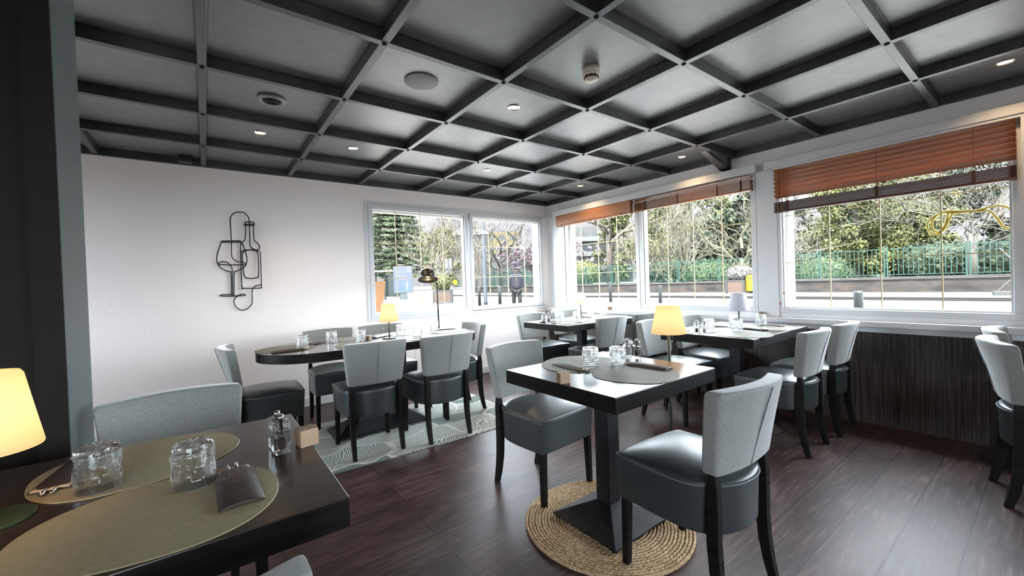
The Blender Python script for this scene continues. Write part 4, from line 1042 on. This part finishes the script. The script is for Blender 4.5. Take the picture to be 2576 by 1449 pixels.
def shrub(x, y, z, rx, ry, rz, label, mt, n=1600, size=.07, name='shrub', cat='shrub', seed=2, group=None):
    random.seed(seed); f = MB()
    core = []
    for i in range(9):
        e = -PI/2 + PI*i/8; core.append([(rx*.86*math.cos(e)*math.cos(2*PI*k/14) , ry*.86*math.cos(e)*math.sin(2*PI*k/14), rz*.86*math.sin(e)) for k in range(14)])
    f.loft(core, True)
    for _ in range(n):
        u = Vector((random.gauss(0, 1), random.gauss(0, 1), random.gauss(0, 1))).normalized(); k = random.uniform(.84, 1.04)
        p = Vector((u.x*rx*k, u.y*ry*k, u.z*rz*k)); nn = (u + Vector((random.gauss(0, .5), random.gauss(0, .5), random.gauss(0, .5)))).normalized(); a = nn.orthogonal().normalized(); b_ = nn.cross(a); s_ = size*random.uniform(.6, 1.3)
        f.add([p-a*s_, p-b_*s_*.6, p+a*s_, p+b_*s_*.6], [(0, 1, 2, 3)])
    o = f.build(name, mt, None, False, (x, y, z)); tag(o, label, cat, group); return o

TB = 'trees seen through the back windows'
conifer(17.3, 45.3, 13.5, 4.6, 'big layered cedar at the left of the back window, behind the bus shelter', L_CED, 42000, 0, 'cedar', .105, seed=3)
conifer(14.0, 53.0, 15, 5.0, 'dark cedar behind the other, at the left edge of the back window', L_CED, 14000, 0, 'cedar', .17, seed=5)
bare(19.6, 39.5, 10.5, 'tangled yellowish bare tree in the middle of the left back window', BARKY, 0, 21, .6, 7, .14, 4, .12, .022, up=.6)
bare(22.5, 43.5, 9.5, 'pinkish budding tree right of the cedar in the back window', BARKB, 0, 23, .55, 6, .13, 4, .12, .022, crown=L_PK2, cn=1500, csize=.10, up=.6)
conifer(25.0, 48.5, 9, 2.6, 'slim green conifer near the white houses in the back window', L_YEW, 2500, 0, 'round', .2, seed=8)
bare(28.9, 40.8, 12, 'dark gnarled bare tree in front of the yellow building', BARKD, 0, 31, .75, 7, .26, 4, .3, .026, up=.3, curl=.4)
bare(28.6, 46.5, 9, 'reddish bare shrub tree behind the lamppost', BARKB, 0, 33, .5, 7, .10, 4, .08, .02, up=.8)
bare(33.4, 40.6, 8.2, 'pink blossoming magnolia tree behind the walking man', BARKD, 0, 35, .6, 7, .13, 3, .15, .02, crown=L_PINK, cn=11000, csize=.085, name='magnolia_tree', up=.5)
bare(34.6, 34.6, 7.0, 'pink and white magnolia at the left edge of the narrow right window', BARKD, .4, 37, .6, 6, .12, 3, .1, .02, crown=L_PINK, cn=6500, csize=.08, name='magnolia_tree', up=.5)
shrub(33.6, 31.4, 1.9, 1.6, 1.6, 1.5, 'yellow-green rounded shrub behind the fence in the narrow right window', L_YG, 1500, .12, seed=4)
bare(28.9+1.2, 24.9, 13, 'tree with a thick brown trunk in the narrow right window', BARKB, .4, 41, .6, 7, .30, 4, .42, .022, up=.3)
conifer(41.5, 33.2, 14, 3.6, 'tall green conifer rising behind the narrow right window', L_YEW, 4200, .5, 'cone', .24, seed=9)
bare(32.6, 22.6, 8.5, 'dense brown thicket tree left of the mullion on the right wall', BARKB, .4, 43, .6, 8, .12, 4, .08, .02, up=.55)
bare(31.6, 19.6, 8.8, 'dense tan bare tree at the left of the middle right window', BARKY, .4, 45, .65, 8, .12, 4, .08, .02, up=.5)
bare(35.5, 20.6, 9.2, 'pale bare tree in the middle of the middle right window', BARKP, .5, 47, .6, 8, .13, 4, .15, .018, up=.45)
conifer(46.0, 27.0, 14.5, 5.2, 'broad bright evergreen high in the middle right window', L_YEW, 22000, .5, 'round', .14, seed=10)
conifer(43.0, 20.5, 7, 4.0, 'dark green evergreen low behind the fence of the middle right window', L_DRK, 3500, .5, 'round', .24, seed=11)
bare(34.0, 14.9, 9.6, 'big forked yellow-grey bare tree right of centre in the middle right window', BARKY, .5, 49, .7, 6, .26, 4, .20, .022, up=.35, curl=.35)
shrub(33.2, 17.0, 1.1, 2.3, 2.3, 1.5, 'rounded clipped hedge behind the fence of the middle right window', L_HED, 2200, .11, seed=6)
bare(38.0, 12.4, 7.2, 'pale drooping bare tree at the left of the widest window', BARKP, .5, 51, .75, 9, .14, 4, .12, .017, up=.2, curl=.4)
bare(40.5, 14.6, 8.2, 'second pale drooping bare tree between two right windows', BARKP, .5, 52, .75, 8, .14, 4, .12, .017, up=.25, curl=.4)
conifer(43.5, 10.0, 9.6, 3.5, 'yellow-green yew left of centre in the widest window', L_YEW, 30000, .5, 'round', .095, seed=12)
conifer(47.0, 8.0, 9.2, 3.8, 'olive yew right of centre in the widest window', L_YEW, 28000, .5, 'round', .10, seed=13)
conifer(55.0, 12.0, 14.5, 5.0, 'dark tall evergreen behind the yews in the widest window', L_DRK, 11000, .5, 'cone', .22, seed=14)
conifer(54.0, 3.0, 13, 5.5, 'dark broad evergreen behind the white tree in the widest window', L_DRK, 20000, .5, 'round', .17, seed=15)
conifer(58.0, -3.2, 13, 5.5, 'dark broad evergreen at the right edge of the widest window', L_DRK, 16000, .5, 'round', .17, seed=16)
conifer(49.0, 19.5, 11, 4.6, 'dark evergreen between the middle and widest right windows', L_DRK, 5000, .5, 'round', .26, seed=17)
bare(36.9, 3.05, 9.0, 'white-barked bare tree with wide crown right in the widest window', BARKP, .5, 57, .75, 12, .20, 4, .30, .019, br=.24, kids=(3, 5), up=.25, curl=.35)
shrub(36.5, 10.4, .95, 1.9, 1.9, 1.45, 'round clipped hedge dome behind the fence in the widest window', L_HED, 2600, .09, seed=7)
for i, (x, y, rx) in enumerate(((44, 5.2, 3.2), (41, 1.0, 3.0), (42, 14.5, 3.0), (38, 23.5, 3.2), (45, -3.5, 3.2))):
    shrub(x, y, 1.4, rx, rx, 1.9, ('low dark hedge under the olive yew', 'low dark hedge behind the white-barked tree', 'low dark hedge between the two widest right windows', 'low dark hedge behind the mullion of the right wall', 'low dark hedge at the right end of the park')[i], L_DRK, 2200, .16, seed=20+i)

# street furniture
def bollard(x, y, h, label, r=.05, mt=BOLL):
    o = MB().lathe([(r, 0), (r, h-.03), (r*.8, h-.005), (.001, h)], 16).build('bollard', mt, None, True, (x, y, -.02 if x < 9 else -.13)); tag(o, label, 'bollard'); return o
bollard(7.0, 1.60, .93, 'grey bollard outside the widest window', .053)
bollard(10.45, 6.85, 1.08, 'grey bollard outside the middle window on the right wall', .05)
bollard(11.35, 9.40, 1.20, 'grey bollard outside the narrow right window by the corner', .055)
bollard(12.90, 20.45, 1.15, 'slim grey bollard left of the lamppost in the back window', .09)
bollard(12.72, 18.10, 1.15, 'slim grey bollard between lamppost and walking man', .09)
t = thing('street_lamppost', 'tall blue-grey lamppost standing in the back window', 'lamppost', (12.97, 19.9, -.14))
MB().lathe([(.13, 0), (.115, .3), (.095, 2.5), (.085, 4.9), (.075, 7.0)], 16).build('pole', STEELB, t, True)
MB().lathe([(.10, 4.15), (.115, 4.17), (.115, 4.35), (.10, 4.37)], 16).build('collar', om('pale_collar', (.85, .88, .9), k=0.0928), t, True)
MB().box((-.1, -.7, 6.95), (.1, .1, 7.08)).build('lamp_head', STEELB, t)
MB().lathe([(.14, 0), (.16, .05), (.14, .09)], 12).build('foot', om('earth', (.5, .4, .3)), t)

def planter(x, y, rz, w_, d_, h, label, z=0.0):
    t = thing('street_planter', label, 'planter', (x, y, z), rz)
    for a, b_ in ((-1, -1), (1, -1), (1, 1), (-1, 1)): MB().box((a*w_/2-.05, b_*d_/2-.05, 0), (a*w_/2+.05, b_*d_/2+.05, h)).build('post', ZINC, t)
    m = MB(); m.box((-w_/2, -d_/2-.03, h-.09), (w_/2, -d_/2+.02, h)); m.box((-w_/2, d_/2-.02, h-.09), (w_/2, d_/2+.03, h)); m.box((-w_/2-.03, -d_/2, h-.09), (-w_/2+.02, d_/2, h)); m.box((w_/2-.02, -d_/2, h-.09), (w_/2+.03, d_/2, h)); m.build('rim', ZINC, t)
    m = MB(); n = 13
    for i in range(n):
        a = -w_/2+.06+(w_-.12)*(i+.5)/n; m.box((a-.03, -d_/2-.015, .10), (a+.03, -d_/2+.01, h-.09)); m.box((a-.03, d_/2-.01, .10), (a+.03, d_/2+.015, h-.09))
        a = -d_/2+.06+(d_-.12)*(i+.5)/n; m.box((-w_/2-.015, a-.03, .10), (-w_/2+.01, a+.03, h-.09)); m.box((w_/2-.01, a-.03, .10), (w_/2+.015, a+.03, h-.09))
    m.build('slats', SLATW, t); MB().box((-w_/2+.02, -d_/2+.02, .09), (w_/2-.02, d_/2-.02, h-.08)).build('liner', BARKD, t); return t
planter(13.75, 26.7, R(-33), 1.25, 1.25, .92, 'slatted wooden planter box with golden shrub in the back window', -.13)
shrub(13.75, 26.7, 1.33, .62, .62, .66, 'round golden-green shrub growing from the planter in the back window', L_BUSH, 2600, .05, seed=31)
planter(27.25, 12.2, R(0), 1.05, 1.05, .86, 'slatted wooden planter box on the far pavement, middle right window', 0)
shrub(27.3, 12.15, 1.28, .72, .82, .52, 'white flowering shrub in the planter across the road', L_WHT, 2600, .06, seed=32)
t = thing('post_box', 'bright yellow box on a stand by the white flowering planter', 'post box', (27.1, 11.42, 0), 0)
YB = om('yellow_box_paint', (1, .80, .02), .4, k=0.0576); bevel(MB().box((-.2, -.22, .12), (.2, .22, 1.15)).build('box_body', YB, t), .03); MB().box((-.08, -.08, 0), (.08, .08, .14)).build('stand', BOLL, t); MB().box((-.205, -.12, .92), (-.2, .12, .95)).build('slot', BLACKT, t)
# sign, yellow disc
t = thing('street_sign', 'white rectangular sign with a black bar symbol on a post', 'sign', (14.85, 27.8, -.13), R(-37))
SGW = om('sign_white', (1, 1, 1), k=0.0328); MB().box((-.27, -.02, 2.52), (.27, .0, 3.30)).build('plate', SGW, t); MB().cyl((0, .03, 0), (0, .03, 3.2), .03).build('post', ZINC, t)
m = MB(); m.box((-.025, -.025, 2.60), (.025, -.02, 3.22)); m.box((-.15, -.025, 3.18), (.15, -.02, 3.205)); m.box((-.15, -.025, 2.62), (.15, -.02, 2.645)); m.build('symbol', BLACKT, t)
t = thing('round_sign', 'round yellow disc on a low post right of the golden shrub', 'sign', (15.35, 27.75, -.13), R(-37))
M = Matrix.Translation((0, 0, 1.47)) @ Matrix.Rotation(R(90), 4, 'X'); MB().lathe([(.19, -.01), (.19, .01)], 24, M).build('plate', YB, t); MB().cyl((0, .03, 0), (0, .03, 1.4), .02).build('post', ZINC, t)
# advertising panel and bus shelter
t = thing('advertising_panel', 'blue poster panel on a short foot beside the bus shelter', 'poster panel', (15.55, 38.5, -.13), R(-30))
FRG = om('grey_panel_frame', (.5, .58, .62), .4, k=0.0391); bevel(MB().box((-.92, -.12, .62), (.92, .12, 3.25)).build('frame', FRG, t), .03); MB().box((-.35, -.08, 0), (.35, .08, .64)).build('foot', FRG, t)
def posterm():
    m = mat('blue_poster', (.02, .1, .4), .3); g = nd(m, 'ShaderNodeTexCoord'); sp = nd(m, 'ShaderNodeSeparateXYZ'); ln(m, g.outputs['Object'], sp.inputs[0])
    mr = nd(m, 'ShaderNodeMapRange'); mr.inputs[1].default_value = .7; mr.inputs[2].default_value = 3.2; ln(m, sp.outputs[2], mr.inputs[0])
    ln(m, ramp(m, mr.outputs[0], [(0, (.003, .014, .022)), (.12, (.0005, .008, .018)), (.2, (.002, .008, .021)), (.6, (.0008, .003, .015)), (1, (.002, .0025, .016))]), pbsdf(m).inputs['Base Color']); return m
MB().box((-.80, -.125, .74), (.80, -.12, 3.12)).build('poster', posterm(), t)
m = MB()
for z, x0, x1 in ((2.75, -.65, .05), (2.60, -.65, .25), (2.38, -.65, -.1), (2.24, -.65, .4), (2.10, -.65, .15), (1.96, -.65, .3)): m.box((x0, -.128, z), (x1, -.125, z+.08))
m.box((.38, -.128, 2.65), (.70, -.125, 3.05)); m.box((.25, -.128, .95), (.48, -.125, 1.75)); m.build('poster_lines', SGW, t)
t = thing('bus_shelter', 'grey glazed bus shelter at the left of the back window', 'bus shelter', (14.2, 40.2, -.13), R(-32))
ROOFW = om('shelter_roof', (.85, .82, .76), k=0.0408); MB().box((-2.6, -.8, 2.75), (1.9, .9, 2.95)).build('roof', ROOFW, t)
for x in (-2.4, -1.2, -.75, .1, 1.6): MB().box((x-.07, -.1, 0), (x+.07, .08, 2.75)).build('post', BOLL, t)
SGL = om('shelter_glass', (.55, .75, .66), .2, k=0.0301); MB().box((-2.35, .02, .3), (-1.25, .05, 2.5)).build('glass_panel', SGL, t); MB().box((-.1, .5, .3), (1.5, .53, 2.5)).build('glass_panel', SGL, t); MB().box((-1.9, -.05, .45), (.0, .35, .52)).build('bench', BOLL, t)
# terracotta planter just outside the back wall
t = thing('terracotta_planter', 'tall orange square planter right outside the back window', 'planter', (1.62, 5.50, -.02), R(8))
TERR = om('terracotta', (1, .52, .26), .8, k=0.22); m = MB(); q = [(-1, -1), (1, -1), (1, 1), (-1, 1)]
m.loft([[(a*.12, b_*.12, 0) for a, b_ in q], [(a*.20, b_*.20, 1.0) for a, b_ in q]]); m.build('pot', TERR, t)
m = MB(); m.loft([[(a*.215, b_*.215, .98) for a, b_ in q], [(a*.245, b_*.245, 1.27) for a, b_ in q], [(a*.20, b_*.20, 1.27) for a, b_ in q], [(a*.19, b_*.19, 1.1) for a, b_ in q]]); m.build('rim', TERR, t)
# totem with blue band
t = thing('parking_totem', 'white totem with a blue band right of the walking man', 'totem', (24.5, 29.1, 0), R(-35))
bevel(MB().box((-.18, -.10, 0), (.18, .10, 3.45)).build('body', SGW, t), .04); MB().box((-.19, -.11, .95), (.19, .11, 1.3)).build('blue_band', om('blue_band', (.05, .45, .75), k=0.0928), t); MB().box((-.06, -.115, .5), (.05, -.10, .8)).build('slot', BLACKT, t)

t = thing('folding_sign', 'small white folding pavement stand at the right edge of the widest window', 'stand', (25.5, 1.14, 0), R(10))
SWH = om('stand_white', (1, 1, 1), k=.02); MB().box((-.25, -.42, 0), (.25, .42, .16)).build('foot', SWH, t); m = MB(); m.cyl((0, .3, .16), (0, -.35, 1.0), .03); m.cyl((0, -.4, .9), (0, .25, 1.9), .035); m.build('bars', SWH, t)

# ---- buildings and hill
def building(name, p0, p1, dep, z0, z1, wall, label, cols, rows, wm, roof=None, wz=(.25, .7), ww=.5, band=None):
    a = Vector(p0); c = Vector(p1); d = c-a; L = d.length; ang = math.atan2(d.y, d.x)
    t = thing(name, label, 'building', (a.x, a.y, 0), ang)
    MB().box((0, 0, z0), (L, dep, z1)).build('wall', wall, t)
    for i in range(cols):
        for j in range(rows):
            x = L*(i+.5)/cols; zz = z0+(z1-z0)*(j+wz[0])/rows; zh = (z1-z0)/rows*(wz[1]-wz[0])
            MB().box((x-ww*L/cols/2, -.08, zz), (x+ww*L/cols/2, .05, zz+zh)).build('window', wm, t)
    if roof:
        m = MB(); m.loft([[(-.5, -.5, z1), (L+.5, -.5, z1), (L+.5, dep+.5, z1), (-.5, dep+.5, z1)], [(L*.15, dep*.45, z1+roof[1]), (L*.85, dep*.45, z1+roof[1]), (L*.85, dep*.55, z1+roof[1]), (L*.15, dep*.55, z1+roof[1])]]); m.build('roof', roof[0], t)
    if band:
        for zz in band: MB().box((-.3, -1.2, zz), (L+.3, 0, zz+.9)).build('balcony', SGW, t)
    return t
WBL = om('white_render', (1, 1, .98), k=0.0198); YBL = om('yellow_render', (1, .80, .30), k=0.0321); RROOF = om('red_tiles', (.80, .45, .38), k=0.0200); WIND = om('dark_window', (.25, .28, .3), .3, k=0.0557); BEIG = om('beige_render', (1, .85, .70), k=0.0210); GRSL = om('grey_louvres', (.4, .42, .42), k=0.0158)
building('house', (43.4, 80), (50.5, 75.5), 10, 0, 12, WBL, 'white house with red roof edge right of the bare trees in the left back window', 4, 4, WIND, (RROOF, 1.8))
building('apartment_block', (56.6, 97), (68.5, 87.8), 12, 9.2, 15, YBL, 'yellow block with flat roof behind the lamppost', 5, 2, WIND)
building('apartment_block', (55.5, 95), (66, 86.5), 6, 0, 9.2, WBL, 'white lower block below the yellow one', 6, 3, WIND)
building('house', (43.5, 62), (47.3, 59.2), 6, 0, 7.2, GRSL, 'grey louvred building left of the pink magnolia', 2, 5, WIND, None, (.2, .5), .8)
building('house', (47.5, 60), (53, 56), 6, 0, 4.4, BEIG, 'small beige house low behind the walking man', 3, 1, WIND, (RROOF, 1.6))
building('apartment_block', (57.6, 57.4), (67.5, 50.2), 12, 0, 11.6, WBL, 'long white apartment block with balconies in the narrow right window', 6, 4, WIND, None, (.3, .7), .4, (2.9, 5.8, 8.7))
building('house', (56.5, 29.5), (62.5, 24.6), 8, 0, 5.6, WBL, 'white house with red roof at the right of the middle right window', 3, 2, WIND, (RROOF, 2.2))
m = MB(); cols_ = []
random.seed(9)
for i in range(41):
    th = R(-20 + 3.2*i*1.1)            # bearing from +X towards +Y
    tt = i/40; H_ = 52 + 34*(math.sin(tt*PI*.9)**2) + 5*math.sin(i*1.7) + 3*math.sin(i*3.1)
    cols_.append([(math.cos(th)*d_, math.sin(th)*d_, z) for d_, z in ((250, -2), (300, H_*.35), (350, H_*.72), (400, H_), (470, -2))])
m.loft(cols_, False, False)
HILL = onoisy('wooded_hillside', (.42, .34, .46), (.80, .68, .70), (.05, .05, .11), k=0.0140, detail=9, lo=.35, hi=.65)
o = m.build('hill', HILL, None, True); struct(o)

# ---- the walking man seen through the back window
def person():
    t = thing('person', 'man in open blue jacket, dark top and grey trousers walking towards us outside', 'person', (10.10, 13.17, -.02), R(-37))
    SKIN = om('skin', (1, .62, .48), .6, k=.013); HAIR = om('hair', (.30, .18, .13), k=0.016); JKT = onoisy('blue_jacket', (.16, .18, .42), (.30, .32, .62), (12, 12, 12), k=0.012); TOP = om('dark_top', (.34, .27, .32), k=0.010); TRS = onoisy('grey_trousers', (.40, .44, .44), (.62, .66, .66), (14, 14, 14), k=0.010); SHO = om('dark_shoes', (.12, .12, .12), k=0.0557)
    def skin(name, V, E_, RR, m_, lv=2):
        me = bpy.data.meshes.new(name); me.from_pydata([tuple(v) for v in V], E_, []); o = bpy.data.objects.new(name, me); COL.objects.link(o)
        sk = o.modifiers.new('skin', 'SKIN'); sk.use_smooth_shade = True
        bm = bmesh.new(); bm.from_mesh(me); ly = bm.verts.layers.skin.verify(); bm.verts.ensure_lookup_table()
        for i, v in enumerate(bm.verts):
            r = RR[i]; v[ly].radius = r if isinstance(r, tuple) else (r, r); v[ly].use_root = (i == 0)
        bm.to_mesh(me); bm.free()
        s_ = o.modifiers.new('s', 'SUBSURF'); s_.levels = lv; s_.render_levels = lv; bake(o)
        o.data.materials.clear(); o.data.materials.append(m_)
        o.data.polygons.foreach_set('use_smooth', [True]*len(o.data.polygons)); o.parent = t; return o
    H_ = 1.80
    # body: one continuous surface (local -Y faces the viewer)
    V = [(0,0,.96),(0,0,1.14),(0,.01,1.32),(0,.01,1.47),(0,.0,1.55),(0,-.01,1.63),(0,-.01,1.72),
         (.10,0,.90),(.12,-.06,.50),(.12,.02,.10),(.13,-.12,.05),
         (-.10,0,.90),(-.12,.05,.50),(-.12,.16,.10),(-.13,.03,.05),
         (.19,.01,1.45),(.27,.02,1.16),(.30,-.05,.93),(.305,-.075,.84),
         (-.19,.01,1.45),(-.27,.02,1.16),(-.29,.0,.92),(-.295,-.01,.83)]
    E_ = [(0,1),(1,2),(2,3),(3,4),(4,5),(5,6),(0,7),(7,8),(8,9),(9,10),(0,11),(11,12),(12,13),(13,14),(3,15),(15,16),(16,17),(17,18),(3,19),(19,20),(20,21),(21,22)]
    RR = [(.15,.12),(.16,.13),(.165,.12),(.12,.10),(.055,.055),(.075,.085),(.072,.085),(.10,.10),(.066,.066),(.045,.045),(.04,.04),(.10,.10),(.066,.066),(.045,.045),(.04,.04),(.065,.065),(.048,.048),(.034,.034),(.03,.02),(.065,.065),(.048,.048),(.034,.034),(.03,.02)]
    skin('body', V, E_, RR, SKIN)
    # fingers
    for s_ in (1, -1):
        bx = (.305, -.075, .84) if s_ > 0 else (-.295, -.01, .83)
        m = MB()
        for k_, (dx, L_) in enumerate(((-.024, .070), (-.008, .080), (.008, .076), (.024, .060))):
            m.tube([(bx[0]+dx*.3, bx[1]+dx, bx[2]), (bx[0]+dx*.35, bx[1]+dx, bx[2]-L_*.6), (bx[0]-s_*.012, bx[1]+dx, bx[2]-L_)], [.010, .009, .007], 6)
        m.tube([(bx[0]-s_*.01, bx[1]-.03, bx[2]+.02), (bx[0]-s_*.015, bx[1]-.05, bx[2]-.02), (bx[0]-s_*.015, bx[1]-.045, bx[2]-.045)], [.011, .010, .008], 6)
        m.build('fingers', SKIN, t, True)
    # face details and hair
    m = MB()
    for s_ in (1, -1):
        m.lathe([(.001, .008), (.011, .004), (.012, 0), (.001, -.008)], 10, Matrix.Translation((s_*.030, -.088, 1.70)))
    m.build('eyes', HAIR, t, True)
    MB().tube([(0, -.088, 1.705), (0, -.105, 1.675), (0, -.09, 1.663)], [.008, .013, .008], 8).build('nose', SKIN, t, True)
    MB().tube([(-.024, -.088, 1.636), (0, -.094, 1.634), (.024, -.088, 1.636)], [.004, .006, .004], 6).build('mouth', om('lips', (.75, .35, .3), k=0.0928), t, True)
    m = MB()
    for s_ in (1, -1): m.tube([(s_*.078, 0, 1.715), (s_*.088, .008, 1.69), (s_*.079, 0, 1.66)], [.008, .013, .008], 6)
    m.build('ears', SKIN, t, True)
    m = MB(); rings = []
    for e in range(7):
        a = e/6*PI*.5; rings.append([( .083*math.cos(a)*math.cos(2*PI*k/18), .012+.096*math.cos(a)*math.sin(2*PI*k/18)*(1 if math.sin(2*PI*k/18) > 0 else .82), 1.745+.068*math.sin(a) + (-.06 if math.sin(2*PI*k/18) > .1 else .018)*(1 if e == 0 else 0)) for k in range(18)])
    m.loft(rings); m.build('hair', HAIR, t, True)
    # clothes
    m = MB(); m.loft([[(rx*math.cos(2*PI*k/24), .005+ry*math.sin(2*PI*k/24), z) for k in range(24)] for z, rx, ry in ((.80, .17, .13), (.88, .195, .155), (1.0, .19, .155))]); m.build('trouser_waist', TRS, t, True)
    skin('trousers', [(0,0,.94),(.105,0,.86),(.125,-.055,.50),(.122,.02,.14),(-.105,0,.86),(-.125,.045,.50),(-.122,.15,.15)], [(0,1),(1,2),(2,3),(0,4),(4,5),(5,6)], [(.175,.145),(.125,.125),(.092,.092),(.080,.080),(.125,.125),(.092,.092),(.080,.080)], TRS)
    m = MB(); m.loft([[(rx*math.cos(2*PI*k/24), .008+ry*math.sin(2*PI*k/24), z) for k in range(24)] for z, rx, ry in ((.90, .198, .158), (1.0, .200, .165), (1.2, .20, .165), (1.36, .205, .15), (1.45, .195, .13), (1.50, .15, .108), (1.54, .085, .085), (1.555, .07, .075))]); m.build('top', TOP, t, True)
    # jacket: open front shell
    m = MB(); prof = [(1.555, .075, .078), (1.535, .125, .098), (1.50, .185, .118), (1.45, .222, .138), (1.36, .225, .155), (1.20, .215, .172), (1.02, .215, .172), (.92, .222, .178)]
    ang = [R(-90+22 + (316/22)*k) for k in range(23)]
    for (o0, o1) in ((0, 0),):
        outer = [[(rx*math.cos(a), .012+ry*math.sin(a), z) for a in ang] for z, rx, ry in prof]
        inner = [[((rx-.012)*math.cos(a), .012+(ry-.012)*math.sin(a), z) for a in ang] for z, rx, ry in prof][::-1]
        m.loft(outer+inner, False, False)
    m.build('jacket', JKT, t, True)
    for s_ in (1, -1):
        V_ = [(s_*.17,.01,1.45),(s_*.235,.02,1.33),(s_*.275,.02,1.16),(s_*.298,-.035 if s_ > 0 else .005,.96)]
        skin('jacket_sleeve', V_, [(0,1),(1,2),(2,3)], [.082,.070,.062,.050], JKT)
        m = MB(); m.tube([(s_*.05, -.10, 1.49), (s_*.085, -.125, 1.44), (s_*.075, -.155, 1.36)], [.018, .022, .010], 6); m.build('collar', JKT, t, True)
    for s_, y in ((1, 0), (-1, .14)):
        m = MB(); m.loft([[(s_*.125+a*.045, y-.16+.0, z) for a, z in ((-1, 0), (1, 0), (1, .05), (-1, .05))], [(s_*.125+a*.05, y-.05, z) for a, z in ((-1, 0), (1, 0), (.9, .10), (-.9, .10))], [(s_*.125+a*.042, y+.09, z) for a, z in ((-1, 0), (1, 0), (.8, .10), (-.8, .10))]]); bevel(m.build('shoe', SHO, t), .012)
    return t
person()
